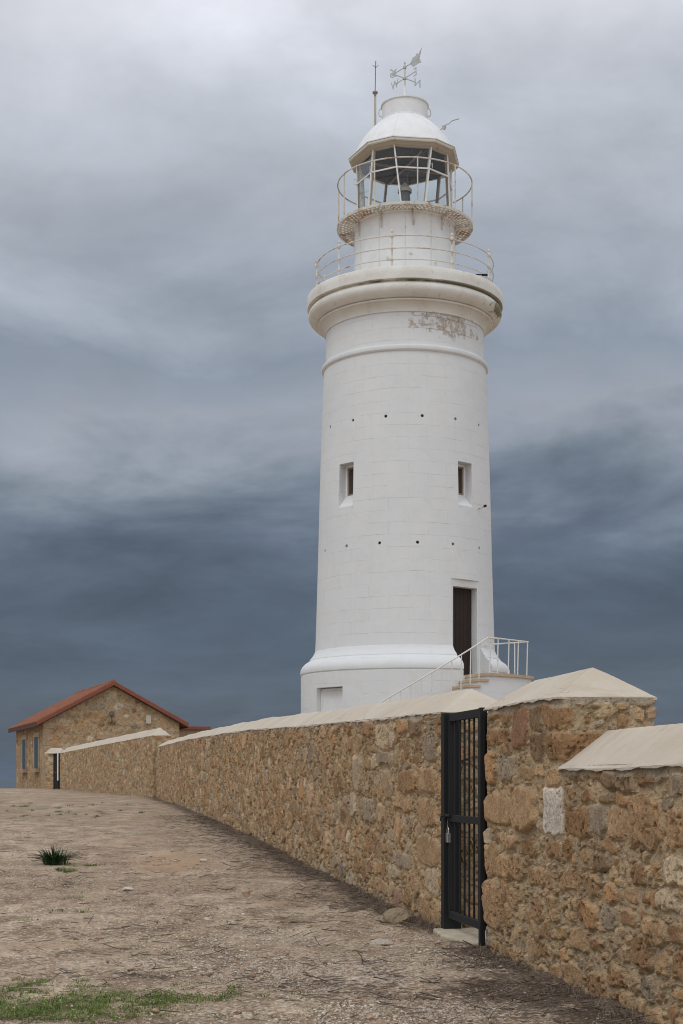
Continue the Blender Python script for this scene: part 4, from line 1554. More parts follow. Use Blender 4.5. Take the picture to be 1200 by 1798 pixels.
def lantern():
    mid = [-82.5 + 36 * i for i in range(10)]
    sg = [-1, 1, -1, 1, -1, 1, -1, 1, -1, 1]
    tops = [a + 4.2 * s for a, s in zip(mid, sg)]
    bots = [a - 4.2 * s for a, s in zip(mid, sg)]
    zb, zt, zm = 18.44, 20.285, 19.63
    Rg = 1.47
    n = 10
    fz = (zm - zb) / (zt - zb)
    mids = [b + (t - b) * fz for b, t in zip(bots, tops)]
    m = MB()
    m.polyring([(1.40, 18.36), (1.53, 18.36), (1.53, 18.44), (1.48, 18.47), (1.40, 18.47)], bots)
    fr = m.build('lantern_room', M_WHITE, lh)
    m = MB(); m.polyring([(1.40, 20.255), (1.485, 20.255), (1.49, 20.30), (1.40, 20.30)], tops); m.build('head_ring', M_TAN, fr)
    for i in range(n):
        m = MB()
        p0, p1 = Vector(pol(Rg + .012, bots[i], zb)), Vector(pol(Rg + .012, tops[i], zt))
        rad = Vector(pol(1, mid[i], 0))
        m.bar(p0, p1, .042, .035, 0, up=rad)
        m.bar(p0 - rad * .055, p1 - rad * .055, .05, .075, 1, up=rad)
        mu = m.build('mullion', [M_WHITE_CLEAN, M_TAN if i % 2 else M_BROWN], fr)
        if i % 2 == 1 or i in (0,):
            h = MB()
            q = Vector(pol(Rg + .02, mids[i], zm))
            tg = Vector((math.cos(R(mid[i])), math.sin(R(mid[i])), 0))
            h.tube([q + tg * .05 + Vector((0, 0, -.02)), q + rad * .09 + tg * .05 + Vector((0, 0, -.02)), q + rad * .09 + tg * .05 + Vector((0, 0, .13)), q + tg * .05 + Vector((0, 0, .13))], .009, 6)
            h.build('hand_grip', M_WHITE, mu)
    for i in range(n):
        j = (i + 1) % n
        aj = mids[j] + (360 if mids[j] < mids[i] else 0)
        m = MB(); m.bar(pol(Rg + .012, mids[i], zm), pol(Rg + .012, aj, zm), .035, .038); m.build('transom', M_WHITE_CLEAN, fr)
        for (z0, z1, A, B_) in ((zb, zm - .015, bots, mids), (zm + .015, zt - .02, mids, tops)):
            m = MB()
            r0, r1 = Rg - .004, Rg - .014
            a0, a1 = A[i], A[j] + (360 if A[j] < A[i] else 0)
            b0, b1 = B_[i], B_[j] + (360 if B_[j] < B_[i] else 0)
            vs = [pol(r0, a0, z0), pol(r0, a1, z0), pol(r0, b1, z1), pol(r0, b0, z1), pol(r1, a0, z0), pol(r1, a1, z0), pol(r1, b1, z1), pol(r1, b0, z1)]
            m.add(vs, [(0, 1, 2, 3), (4, 7, 6, 5), (0, 4, 5, 1), (1, 5, 6, 2), (2, 6, 7, 3), (3, 7, 4, 0)])
            m.build('pane', M_GLASS, fr)
    # ceiling and gear inside
    m = MB(); m.polyring([(0.0, 20.265), (.9, 20.26), (1.36, 20.24), (1.395, 20.245), (1.395, 20.25), (0.0, 20.36)], tops); ce = m.build('ceiling', M_DARK, fr)
    m = MB()
    for a in (20, 110): m.bar(pol(1.3, a, 20.19), pol(1.3, a + 180, 20.19 + (.012 if a == 20 else 0)), .05, .05)
    m.build('ceiling_joist', M_BROWN, fr)
    m = MB(); m.lathe([(.20, 18.4), (.20, 18.5), (.155, 18.52), (.155, 19.42), (.20, 19.43), (.20, 19.52), (.17, 19.55), (.03, 19.72), (.0, 19.73)], 24)
    lm = m.build('lamp', M_LAMP, fr)
    m = MB(); m.lathe([(.205, 19.44), (.215, 19.44), (.215, 19.54), (.17, 19.575), (.03, 19.745), (0, 19.75)], 24); m.build('cap', M_TAN, lm)
    m = MB(); m.tube([(.10, .16, 19.3), (.10, .16, 20.2)], .022, 7); m.build('pipe', M_LAMP, lm)
    for (a, b) in ((pol(1.2, 60, 18.45), pol(1.25, 140, 19.2)), (pol(1.2, 150, 18.5), pol(1.3, 100, 19.1)), (pol(1.2, -60, 18.6), pol(1.25, -140, 19.1)), (pol(1.25, 178, 18.45), pol(1.28, 215, 19.0))):
        m = MB(); m.tube([a, b], .025, 6); m.build('brace', M_LAMP, fr)
    # eave gutter
    m = MB()
    m.polyring([(1.655, 20.36), (1.66, 20.345), (1.70, 20.345), (1.72, 20.37), (1.72, 20.425), (1.70, 20.45), (1.66, 20.45), (1.50, 20.45)], tops)
    ev = m.build('eave', M_EAVE_CREAM, lh)
    m = MB(); m.polyring([(1.46, 20.29), (1.52, 20.285), (1.655, 20.335), (1.658, 20.38)], tops); m.build('soffit', M_TAN, ev)  # browner strip paints the shadow line under the gutter
    m = MB(); m.polyring([(1.72, 20.435), (1.735, 20.435), (1.735, 20.462), (1.70, 20.465), (1.5, 20.47)], tops); dm_edge = m
    # dome
    prof = []
    DZ = [20.45, 20.58, 20.78, 21.00, 21.22, 21.45, 21.64, 21.74, 21.80]
    DR = [1.60, 1.53, 1.43, 1.29, 1.11, .87, .64, .46, .05]
    for t in np.linspace(0, 1, 30):
        z_ = 20.45 + 1.35 * t
        prof.append((float(np.interp(z_, DZ, DR) + np.interp(z_ - .06, DZ, DR) + np.interp(z_ + .06, DZ, DR)) / 3, z_))
    m = MB(); m.lathe(prof, 96)
    d = m.build('dome', M_WHITE_CLEAN, lh)
    dm_edge.build('drip_edge', M_WHITE_CLEAN, d)
    sm = None
    for i in range(10):
        m = MB()
        pts = [Vector(pol(r_ + .004, tops[i], z_ + .004)) for r_, z_ in prof[:25]]
        for k in range(len(pts) - 1):
            for f_ in (0.5,):
                q = pts[k].lerp(pts[k + 1], f_)
                m.lathe([(.006, -.008), (.006, .001), (.003, .003), (0, .004)], 5, center=q)
        m.build('rivet_seam', M_WHITE_CLEAN, d)
    # ventilator drum on top
    m = MB()
    m.lathe([(.60, 21.60), (.685, 21.56), (.71, 21.555), (.715, 21.60), (.70, 21.62), (.70, 22.06), (.735, 22.065), (.735, 22.095), (.69, 22.11), (.30, 22.25), (.09, 22.33), (.075, 22.40), (.05, 22.55), (.032, 22.72), (0, 22.725)], 72)
    m.lathe([(.60, 21.60), (.58, 22.0), (0, 22.05)], 40)
    v = m.build('ventilator', M_WHITE_CLEAN, lh, sharp=30)
    for a in (-90, 90):
        m = MB()
        m.tube([pol(.70, a, 22.04), pol(.78, a, 21.98), pol(.80, a, 21.88), pol(.78, a, 21.80), pol(.705, a, 21.76)], .014, 6)
        m.build('hand_grip', M_VANE, v)
    # curved lamp hook on the dome
    m = MB(); m.tube([pol(1.20, 62, 21.12), pol(1.38, 63, 21.26), pol(1.44, 64, 21.27), pol(1.54, 66, 21.37), pol(1.74, 68, 21.42)], .018, 6)
    m.lathe([(.0, 0), (.035, .0), (.07, .11), (.0, .11)], 8, center=pol(1.32, 62, 21.10))
    m.build('hook', M_VANE, d)
    # aerial behind the dome
    m = MB()
    bx, by = -.90, .35
    m.tube([(bx, by, 20.9), (bx, by, 22.68)], .036, 8)
    an = m.build('aerial', M_TAN, lh)
    m = MB(); m.tube([(bx, by, 22.66), (bx + .012, by, 23.45), (bx + .02, by, 23.66)], .014, 6)
    m.lathe([(.03, -.16), (.045, -.02), (.085, .0), (.085, .035), (.02, .07), (0, .08)], 10, center=(bx, by, 22.66))
    for dx, dy in ((-.10, 0), (.09, .02), (.0, .1)): m.tube([(bx + .018, by, 23.46), (bx + .018 + dx, by + dy, 23.53)], .008, 5)
    m.lathe([(0, -.03), (.028, 0), (0, .03)], 8, center=(bx + .015, by, 23.46))
    m.build('whip', M_BROWN, an)
    # weather vane
    zc, za = 22.95, 23.29
    m = MB(); m.tube([(0, 0, 22.70), (0, 0, za - .03)], .026, 8)
    wv = m.build('weather_vane', M_RUSTY, lh)
    Nd = Vector((.81, .58, 0)).normalized()
    Ed = Vector((.58, -.81, 0)).normalized()
    m = MB(); m.bar(-Nd * .44 + Vector((0, 0, zc)), Nd * .44 + Vector((0, 0, zc)), .022, .02); m.bar(-Ed * .44 + Vector((0, 0, zc + .003)), Ed * .44 + Vector((0, 0, zc + .003)), .022, .02)
    m.lathe([(.045, -.04), (.06, 0), (.045, .04)], 10, center=(0, 0, zc))
    m.build('cross_arm', M_VANE, wv)
    for ch, d_, xd in (('N', Nd, -Nd), ('S', -Nd, -Nd), ('E', Ed, -Ed), ('W', -Ed, -Ed)):
        cu = bpy.data.curves.new('letter', 'FONT')
        cu.body = ch
        cu.size = .36
        cu.extrude = .006
        cu.offset = .0
        cu.align_x = 'CENTER'; cu.align_y = 'CENTER'
        to = bpy.data.objects.new('tmp', cu)
        C.objects.link(to)
        bpy.context.view_layer.update()
        me = bpy.data.meshes.new_from_object(to.evaluated_get(bpy.context.evaluated_depsgraph_get()))
        bpy.data.objects.remove(to, do_unlink=True)
        co = [v_.co for v_ in me.vertices]
        cx = (max(c_.x for c_ in co) + min(c_.x for c_ in co)) / 2
        cy = (max(c_.y for c_ in co) + min(c_.y for c_ in co)) / 2
        for v_ in me.vertices: v_.co = (v_.co.x - cx, v_.co.y - cy, v_.co.z)
        o = link('letter', me, M_VANE, wv)
        zx = xd.cross(Vector((0, 0, 1)))
        Mx = Matrix((xd, Vector((0, 0, 1)), zx)).transposed().to_4x4()
        Mx.translation = d_ * .50 + Vector((0, 0, zc))
        o.matrix_local = Mx
    ad = Vector((-.6, .8, 0)).normalized()
    m = MB()
    m.tube([ad * .56 + Vector((0, 0, za)), -ad * .70 + Vector((0, 0, za))], .014, 6)
    Mt = Matrix((ad, Vector((0, 0, 1)), ad.cross(Vector((0, 0, 1))))).transposed().to_4x4()
    Mt.translation = (0, 0, za)
    m.extrude_poly([(.66, 0), (.50, .10), (.40, .12), (.47, .03), (.40, .0), (.47, -.03), (.40, -.12), (.50, -.10)], Mt, .014)
    m.extrude_poly([(-.26, .01), (-.40, .15), (-.52, .13), (-.56, .20), (-.66, .15), (-.80, .26), (-.70, .01)], Mt, .014)
    m.extrude_poly([(-.26, -.01), (-.70, -.01), (-.80, -.16), (-.62, -.13), (-.40, -.15)], Mt, .014)
    m.lathe([(.04, -.05), (.055, 0), (.045, .04), (.02, .09), (.03, .12), (0, .19)], 8, center=(0, 0, za))
    m.build('arrow', M_VANE, wv)


lantern()


def staircase():
    root = empty('staircase', (TX, TY, 0), 'white stair with beige treads and thin handrail curving round the lighthouse foot', 'staircase')
    r0, r1 = 3.2, 4.2
    m = MB(); m.sector(r0, r1, 31, 59, .2, 4.38, 14)
    lo = m.build('landing', M_TOWER, root)
    m = MB(); m.sector(r0 - .5, r1 + .06, 30.2, 59.6, 4.38, 4.46, 14); m.build('paving', M_STEPS, lo)
    for i in range(17):
        z = 4.45 - .17 * (i + 1)
        a1 = 31 - 3.9 * i
        a0 = a1 - 3.9
        m = MB(); m.sector(r0, r1, a0, a1, .2, z - .07, 3); st = m.build('step', M_TOWER, root)
        m = MB(); m.sector(r0, r1 + .045, a0 - .7, a1 + .5, z - .07, z, 3); m.build('tread', M_STEPS, st)
    # handrail
    A = Vector(pol(4.28, 33, 5.45)); 
    hr = MB()
    pts = [pol(4.24, a, 4.45 + 1.0 - .17 * max(0, (31 - a) / 3.9)) for a in np.arange(-34, 31.1, 2.5)]
    pts.append(pol(4.24, 32.5, 5.45)); pts.append(pol(4.20, 38, 5.45)); pts.append(pol(4.20, 56, 5.45)); pts.append(pol(2.75, 57.5, 5.45))
    hr.tube(pts, .021, 6)
    h = hr.build('handrail', M_WHITE, root)
    for a in [32.4, 36.5, 42.5, 48.5, 55.5]:
        m = MB(); m.tube([pol(4.17, a, 4.42), pol(4.20 if a > 33 else 4.235, a, 5.45)], .018, 6); m.build('baluster', M_WHITE, h)
    for r_ in (3.75,):
        m = MB(); m.tube([pol(r_, 56.4, 4.42), pol(r_, 56.4, 5.45)], .018, 6); m.build('baluster', M_WHITE, h)
    for i in range(16):
        a = 27.2 - 3.9 * i
        zt = 4.45 + 1.0 - .17 * (31 - a) / 3.9
        m = MB(); m.tube([pol(4.20, a, zt - 1.08), pol(4.24, a, zt)], .015, 6); m.build('baluster', M_WHITE, h)


staircase()

# ------------------------------------------------------------------ house
def house():
    A = Vector((-20.1, 98.0, 0))
    e1 = Vector((.94, .34, 0)).normalized()
    e2 = Vector((-.34, .94, 0)).normalized()
    Wd, Ln = 9.35, 14.3
    root = empty('stone_house', (A.x, A.y, .6), 'far stone house with red tiled gable roof and blue shutters', 'house')
    root.rotation_euler = (0, 0, math.atan2(e1.y, e1.x))
    # local: x along the gable, y back along the side
    zw, zr = 4.85, 7.38                      # wall head and gable peak above the base
    def face(o0, du, length, top, flip, soff):
        us = np.linspace(0, length, int(length / .07))
        v01 = np.linspace(0, 1, 90)
        tops = np.array([top(u) for u in us])
        Z = tops[:, None] * v01[None, :]
        U = np.repeat(us[:, None], 90, 1)
        h, c = sample_map((U + soff) * .62 + 2, (Z * .62) % 2.6, True)
        nrm = Vector((du.y, -du.x, 0))
        X = o0[0] + du.x * U + nrm.x * h
        Y = o0[1] + du.y * U + nrm.y * h
        return grid_arrays(np.stack([X, Y, Z], -1), c)
    gab = lambda u: zw + (zr - zw) * (1 - abs(u - Wd / 2) / (Wd / 2))
    G = [face((0, 0), Vector((1, 0, 0)), Wd, gab, False, 1),
         face((Wd, 0), Vector((0, 1, 0)), Ln, lambda u: zw, False, 12),
         face((Wd, Ln), Vector((-1, 0, 0)), Wd, gab, False, 4),
         face((0, Ln), Vector((0, -1, 0)), Ln, lambda u: zw, False, 8)]
    V, F, c = join_grids(G)
    link('wall', np_mesh('wall', V, F, c), M_STONE_FAR, root)
    # roof: two slabs meeting at the ridge
    og, oe, th = .45, .55, .11
    sl = (zr - zw) / (Wd / 2)
    m = MB()
    zl = zw - sl * oe
    y0, y1 = -og, Ln + og
    xc = Wd / 2
    for (xa, xb, za, zb_) in ((-oe, xc, zl, zr), (Wd + oe, xc, zl, zr)):
        vs = []
        for y in (y0, y1):
            vs += [(xa, y, za + .02), (xb, y, zb_ + .02), (xb, y, zb_ + .02 + th), (xa, y, za + .02 + th)]
        m.add(vs, [(0, 1, 2, 3), (7, 6, 5, 4), (0, 4, 5, 1), (1, 5, 6, 2), (2, 6, 7, 3), (3, 7, 4, 0)])
    rf = m.build('roof', M_TILES, root)
    # tile ridges: half-round cover tiles running down the slopes
    m = MB()
    for side in (0, 1):
        for k in range(44):
            y = y0 + .15 + k * (y1 - y0 - .3) / 43
            xa = -oe - .04 if side == 0 else Wd + oe + .04
            m.tube([(xa, y, zl + th + .03), (xc, y, zr + th + .03)], .085, 6)
    m.build('cover_tiles', M_TILES, rf)
    m = MB(); m.tube([(xc, y0 - .03, zr + th + .05), (xc, y1, zr + th + .05)], .14, 8); m.build('ridge_tiles', M_TILES, rf)
    for (xa, za) in ((-oe, zl), (Wd + oe, zl)):
        m = MB()
        vs = [(xa, y0 - .05, za - .09), (xc, y0 - .05, zr - .09), (xc, y0 - .05, zr + th + .05), (xa, y0 - .05, za + th + .05)]
        vs += [(a, y0, z) for a, _, z in vs]
        m.add(vs, [(0, 1, 2, 3), (7, 6, 5, 4), (0, 4, 5, 1), (1, 5, 6, 2), (2, 6, 7, 3), (3, 7, 4, 0)])
        m.build('fascia', M_FASCIA, rf)
        m = MB()
        sgn = 1 if xa < 0 else -1
        m.box((xa + sgn * .02, (y0 + y1) / 2, za - .02), (.06, y1 - y0 - .02, .24)); m.build('eave_board', M_EAVE, rf)
        m = MB()
        vs = [(xa + sgn * .1, y0 + .05, za - .06), (xa + sgn * (oe + .0), y0 + .05, zw - .10), (xa + sgn * oe, y1 - .05, zw - .10), (xa + sgn * .1, y1 - .05, za - .06)]
        vs += [(a, b, z + .05) for a, b, z in vs]
        m.add(vs, [(0, 1, 2, 3), (7, 6, 5, 4), (0, 4, 5, 1), (1, 5, 6, 2), (2, 6, 7, 3), (3, 7, 4, 0)])
        m.build('soffit', M_EAVE, rf)
    m = MB()
    for sgn, xe in ((1, -oe + .2), (-1, Wd + oe - .2)):
        zz0 = zl + sl * .2 - .13
        vs = [(xe, y0 + .04, zz0 - .02), (xc, y0 + .04, zr - .12), (xc, -.06, zr - .12), (xe, -.06, zz0 - .02)]
        vs += [(a, b, z + .04) for a, b, z in vs]
        m.add(vs, [(0, 1, 2, 3), (7, 6, 5, 4), (0, 4, 5, 1), (1, 5, 6, 2), (2, 6, 7, 3), (3, 7, 4, 0)])
    m.build('verge_soffit', M_EAVE, rf)
    # windows on the long side (x = 0 face)
    for yc in (3.0, 9.3):
        m = MB()
        w, z0, z1 = 1.85, 1.62, 3.70
        m.box((-.03, yc - w / 2 - .18, (z0 + z1) / 2 + .02), (.14, .36, z1 - z0 + .1)); m.box((-.03, yc + w / 2 + .18, (z0 + z1) / 2 + .02), (.14, .36, z1 - z0 + .1)); m.box((-.033, yc, z1 + .24), (.146, w + .9, .34))
        wn = m.build('window', M_ASHLAR, root)
        m = MB()
        for q in (-1, 1):
            m.box((-.05, yc + q * w / 4, (z0 + z1) / 2), (.07, w / 2 - .03, z1 - z0))
            for k in range(14): m.box((-.09, yc + q * w / 4, z0 + .12 + k * (z1 - z0 - .24) / 13), (.02, w / 2 - .2, .07))
        m.build('shutter', M_BLUE, wn)
        m = MB(); m.box((-.12, yc, z0 - .16), (.36, w + .5, .26)); m.build('sill', M_ASHLAR, wn)
    # window behind the coping on the gable
    m = MB()
    for q in (-1, 1): m.box((4.5 + q * .55, -.04, 2.75), (.18, .12, 1.7))
    m.box((4.5, -.043, 3.75), (1.9, .126, .30))
    wn = m.build('window', M_ASHLAR, root)
    m = MB(); m.box((4.5, -.05, 2.75), (.92, .06, 1.66)); m.build('shutter', M_BLUE, wn)
    # quoins
    m = MB()
    for k in range(12):
        z = .2 + k * .39
        L_ = .65 if k % 2 else .38
        m.box((L_ / 2 - .015, -.005 + (1.03 - L_) / 2 - .02, z), (L_ + .03, 1.03 - L_ + .04, .37))
    m.build('quoin', M_ASHLAR, root)
    # wall lamp and box on the gable
    m = MB(); m.box((4.55, -.06, 4.72), (.34, .10, .10)); m.tube([(4.55, -.1, 4.74), (4.55, -.32, 4.82), (4.55, -.32, 5.12)], .045, 6); m.lathe([(.05, 0), (.17, .12), (.17, .32), (.05, .42), (0, .43)], 10, center=(4.55, -.32, 5.10))
    m.build('wall_lamp', M_LAMP, root)
    m = MB(); m.box((7.15, -.09, 4.98), (.34, .18, .56)); m.build('meter_box', M_TAN, root)
    # lower side wing on the right
    m = MB(); m.box((Wd + 1.5, 6.5, 2.2), (2.96, 5, 4.5)); m.build('side_wing', M_ASHLAR, root)
    m = MB(); m.box((Wd + 1.62, 6.5, 4.57), (3.2, 5.6, .22)); m.build('wing_roof', M_FASCIA, root)


house()

# ------------------------------------------------------------------ ground details
def at_ground(px, py):
    """point where the sight line of a pixel meets the ground"""
    lo, hi = 5.0, 110.0
    for _ in range(50):
        Y = (lo + hi) / 2
        z = CAM_Z + (HOR - py) / FPX * Y
        if z > float(np.interp(Y, GY, GZ)): lo = Y
        else: hi = Y
    return ((px - 600) / FPX * Y, Y, float(np.interp(Y, GY, GZ)))


def rock(name, px, py, wpx, hpx, mat, label, seed, dpt=.8, sink=.25, sub=4):
    x, y, z = at_ground(px, py)
    w = wpx / FPX * y / 2
    h = hpx / FPX * y
    bm = bmesh.new()
    bmesh.ops.create_icosphere(bm, subdivisions=sub, radius=1)
    rs = np.random.RandomState(seed)
    dirs = [Vector(rs.normal(size=3)).normalized() for _ in range(16)]
    offs = rs.uniform(.55, .95, 16)
    for v in bm.verts:
        d = v.co.normalized()
        r = 1.0
        for q, o in zip(dirs, offs):
            k = d.dot(q)
            if k > .05: r = min(r, o / k)
        r *= 1 + .05 * math.sin(d.x * 9 + seed) * math.sin(d.y * 8 + d.z * 5) + .04 * math.sin(d.x * 23 + seed) * math.sin(d.y * 19) + rs.uniform(-.03, .03)
        v.co = d * r
    zs = [v.co.z for v in bm.verts]
    zm, zx = min(zs), max(zs)
    for v in bm.verts:
        t = (v.co.z - zm) / (zx - zm)
        v.co = Vector((v.co.x * w * 1.1, v.co.y * w * dpt, (t - sink) * h / (1 - sink)))
    me = bpy.data.meshes.new(name)
    bm.to_mesh(me); bm.free()
    for p in me.polygons: p.use_smooth = True
    me.set_sharp_from_angle(angle=R(16))
    o = link(name, me, mat)
    o.location = (x, y, z)
    return tag(o, label, 'rock')


rock('boulder', 696, 1622, 52, 28, M_ROCK, 'largest loose tan boulder lying at the wall foot left of the barred gate', 3, .75)
rock('rock', 432, 1574, 19, 11, M_ROCK_PINK, 'rounded pale tan stone alone in the middle of the open gravel', 5)
rock('rock', 224, 1563, 22, 6, M_ROCK_WHITE, 'flat whitish stone chip on the gravel left of the open centre', 9, .7)
rock('rock', 540, 1558, 20, 7, M_ROCK_RED, 'flat reddish-brown stone near the dark litter beside the long wall', 12)
rock('rock', 166, 1503, 26, 6, M_ROCK_PINK, 'low pinkish stone slab just right of the green tuft', 15)
rock('rock', 358, 1514, 14, 6, M_ROCK_WHITE, 'small grey-white stone right of the sandy bare patch', 18)
rock('rock', 443, 1716, 13, 7, M_ROCK_RED, 'small brick-red stone on the foreground gravel', 21)
rock('rock', 274, 1777, 15, 7, M_ROCK_PINK, 'small rounded stone at the edge of the foreground grass', 24)
rock('rock', 623, 1726, 14, 10, M_ROCK_WHITE, 'pale pointed stone in the foreground gravel', 27)
rock('rock', 650, 1791, 18, 8, M_ROCK_PINK, 'orange-brown stone at the bottom edge of the gravel', 30)
rock('rock', 755, 1744, 16, 5, M_ROCK_PINK, 'flat tan stone among the dark twigs in front of the gate', 33)
rock('rock', 418, 1781, 14, 6, M_ROCK_RED, 'dull brown stone beside the right end of the grass patch', 36)
rock('rock', 364, 1616, 9, 5, M_ROCK_WHITE, 'small pale stone midway between tuft and boulder', 39)
rock('rock', 672, 1655, 44, 5, M_ROCK_FLAT, 'flat pale rock flush with the ground below the largest boulder', 42, 1.6, .6)


def gravel():
    rs = np.random.RandomState(5)
    n = 110000
    # sample in depth so that the count per picture area is even
    inv = rs.uniform(1 / 30.0, 1 / 7.6, n)
    Y = 1 / inv
    X = rs.uniform(-.26, .24, n) * Y
    d = -((X - WX) * WN.x + (Y - WY) * WN.y)
    s_ = (X - WX) * WD.x + (Y - WY) * WD.y
    dens = vnoise((200, 400), 18, 77)
    dn = dens[np.clip((Y * 6).astype(int), 0, 199), np.clip(((X + 8) * 25).astype(int), 0, 399)]
    pxs, pys = 600 + X / Y * FPX, HOR + (CAM_Z - ground_z(X, Y)) / Y * FPX
    pal = np.zeros(n)
    for (px, py, rx, ry, a) in ((560, 1710, 250, 45, 1), (860, 1700, 170, 40, 1), (300, 1690, 170, 20, .5), (800, 1780, 250, 30, 1), (480, 1645, 200, 24, .5), (400, 1785, 140, 20, .8)):
        pal = np.maximum(pal, a * np.exp(-(((pxs - px) / rx) ** 2 + ((pys - py) / ry) ** 2)))
    keep = (d > .03) & (rs.rand(n) < np.clip((dn - .36) * .9, .03, 1) + pal * np.clip(dn * 1.6 - .2, .1, 1))
    X, Y = X[keep], Y[keep]
    n = len(X)
    Z = ground_z(X, Y)
    bm = bmesh.new(); bmesh.ops.create_icosphere(bm, subdivisions=1, radius=1)
    bv = np.array([v.co[:] for v in bm.verts]); bf = np.array([[v.index for v in f.verts] for f in bm.faces]); bm.free()
    bv12 = bv
    sz = np.exp(rs.normal(math.log(.0056), .40, n)) * (1 + .02 * (Y - 9))
    sz = np.clip(sz, .003, .022)
    sc = sz[:, None] * rs.uniform(.6, 1.4, (n, 3))
    sc[:, 2] *= .65
    ang = rs.uniform(0, 6.28, n)
    k = len(bv12)
    P = bv12[None] * (1 + rs.uniform(-.22, .22, (n, k, 1))) * sc[:, None, :]
    ca, sa = np.cos(ang)[:, None], np.sin(ang)[:, None]
    V = np.stack([P[..., 0] * ca - P[..., 1] * sa + X[:, None], P[..., 0] * sa + P[..., 1] * ca + Y[:, None], P[..., 2] + Z[:, None] + .004], -1)
    F = bf[None] + (np.arange(n) * k)[:, None, None]
    pal = np.array([(.52, .45, .36), (.42, .33, .25), (.36, .27, .19), (.62, .57, .49), (.30, .22, .16), (.44, .30, .21), (.24, .19, .15)])
    c = pal[rs.choice(len(pal), n, p=[.30, .22, .13, .20, .06, .05, .04])] * rs.uniform(.8, 1.15, (n, 1))
    col = np.repeat(c, k, 0)
    me = np_mesh('gravel', V.reshape(-1, 3), F.reshape(-1, 3), col, False)
    tag(link('gravel', me, M_PEBBLE), 'loose pale gravel scattered over the bare earth', 'gravel', kind='stuff')


gravel()


def litter():
    rs = np.random.RandomState(9)
    Xs, Ys = [], []
    # along the wall foot
    n = 13000
    s = rs.rand(n) ** 1.6 * 32 - 6
    wd = np.interp(s, [-6, -3, -1, .5, 1.4, 3, 8, 25], [.75, .6, .34, .10, .16, .42, .5, .7])
    d = np.abs(rs.normal(0, 1, n)) * wd + .04
    ok = ~((s > -.05) & (s < 1.4) & (d < .3))
    s, d = s[ok], d[ok]
    Xs.append(WX + WD.x * s - WN.x * d); Ys.append(WY + WD.y * s - WN.y * d)
    # clusters in the open ground, placed on the ground plane
    for (px, py, sx, sy, k) in ((900, 1740, 1.0, .5, 700), (640, 1735, .6, .4, 380), (250, 1713, .5, .14, 220), (190, 1653, .5, .2, 120), (430, 1630, .8, .4, 200), (330, 1530, .9, 1.2, 200),
                                (450, 1690, .6, .35, 200), (60, 1560, .9, .9, 160), (180, 1680, .5, .2, 90), (250, 1630, .6, .25, 90), (120, 1440, 3, 5, 200), (420, 1745, .8, .3, 160),
                                (520, 1575, .5, .7, 200)):
        x, y, z = at_ground(px, py)
        Xs.append(x + rs.normal(0, sx, k)); Ys.append(y + rs.normal(0, sy, k))
    k = 3000
    inv = rs.uniform(1 / 30, 1 / 7.8, 800)
    cy = 1 / inv
    cx = rs.uniform(-.26, .20, 800) / inv
    big = vnoise((200, 200), 22, 91)
    ok = rs.rand(800) < np.clip((big[np.clip((cy * 6).astype(int), 0, 199), np.clip(((cx + 8) * 12).astype(int), 0, 199)] - .3) * 2.2, .05, 1)
    cx, cy = cx[ok], cy[ok]
    q = np.repeat(np.arange(len(cx)), rs.randint(6, 16, len(cx)))
    Xs.append(cx[q] + rs.normal(0, .07, len(q))); Ys.append(cy[q] + rs.normal(0, .035, len(q)))
    inv = rs.uniform(1 / 34, 1 / 7.8, k)
    Xs.append(rs.uniform(-.26, .22, k) / inv); Ys.append(1 / inv)
    X = np.concatenate(Xs); Y = np.concatenate(Ys)
    dd = -((X - WX) * WN.x + (Y - WY) * WN.y)
    ok = (dd > .03) & (Y > 6)
    X, Y = X[ok], Y[ok]
    n = len(X)
    L = np.exp(rs.normal(math.log(.05), .6, n)); L = np.clip(L, .015, .19)
    r = np.clip(L * .022, .0013, .0045) * rs.uniform(.7, 1.4, n)
    a = rs.normal(0.25, .9, n)                      # lying mostly across the picture
    tl = rs.normal(0, .16, n)
    dirv = np.stack([np.cos(a) * np.cos(tl), np.sin(a) * np.cos(tl), np.sin(tl)], -1)
    Z = ground_z(X, Y) + .008 + np.abs(np.sin(tl)) * L * .5 + rs.rand(n) * .012
    cen = np.stack([X, Y, Z], -1)
    up = np.array([0, 0, 1.0])
    side = np.cross(dirv, up); side /= np.linalg.norm(side, axis=1)[:, None]
    upv = np.cross(side, dirv)
    bend = rs.normal(0, .10, n)[:, None] * L[:, None] * side
    V = []
    for t, off, rr in ((-.5, -.5, 1.0), (0, 1.0, .9), (.5, -.5, .45)):
        base = cen + dirv * (t * L)[:, None] + bend * off
        for j in range(3):
            an = 2 * math.pi * j / 3
            V.append(base + (side * math.cos(an) + upv * math.sin(an)) * (r * rr)[:, None])
    V = np.stack(V, 1)
    f = []
    for q in (0, 3):
        for j in range(3): f.append((q + j, q + (j + 1) % 3, q + 3 + (j + 1) % 3, q + 3 + j))
    F = np.array(f)[None] + (np.arange(n) * 9)[:, None, None]
    pal = np.array([(.10, .074, .056), (.14, .105, .08), (.20, .16, .125), (.07, .053, .042), (.30, .25, .20)])
    c = pal[rs.choice(5, n, p=[.34, .28, .16, .16, .06])] * rs.uniform(.8, 1.2, (n, 1))
    me = np_mesh('dry_twigs', V.reshape(-1, 3), F.reshape(-1, 4), np.repeat(c, 9, 0), False)
    tag(link('dry_twigs', me, M_TWIG), 'dry grey-brown twigs and brush littering the ground along the wall', 'twigs', kind='stuff')


litter()


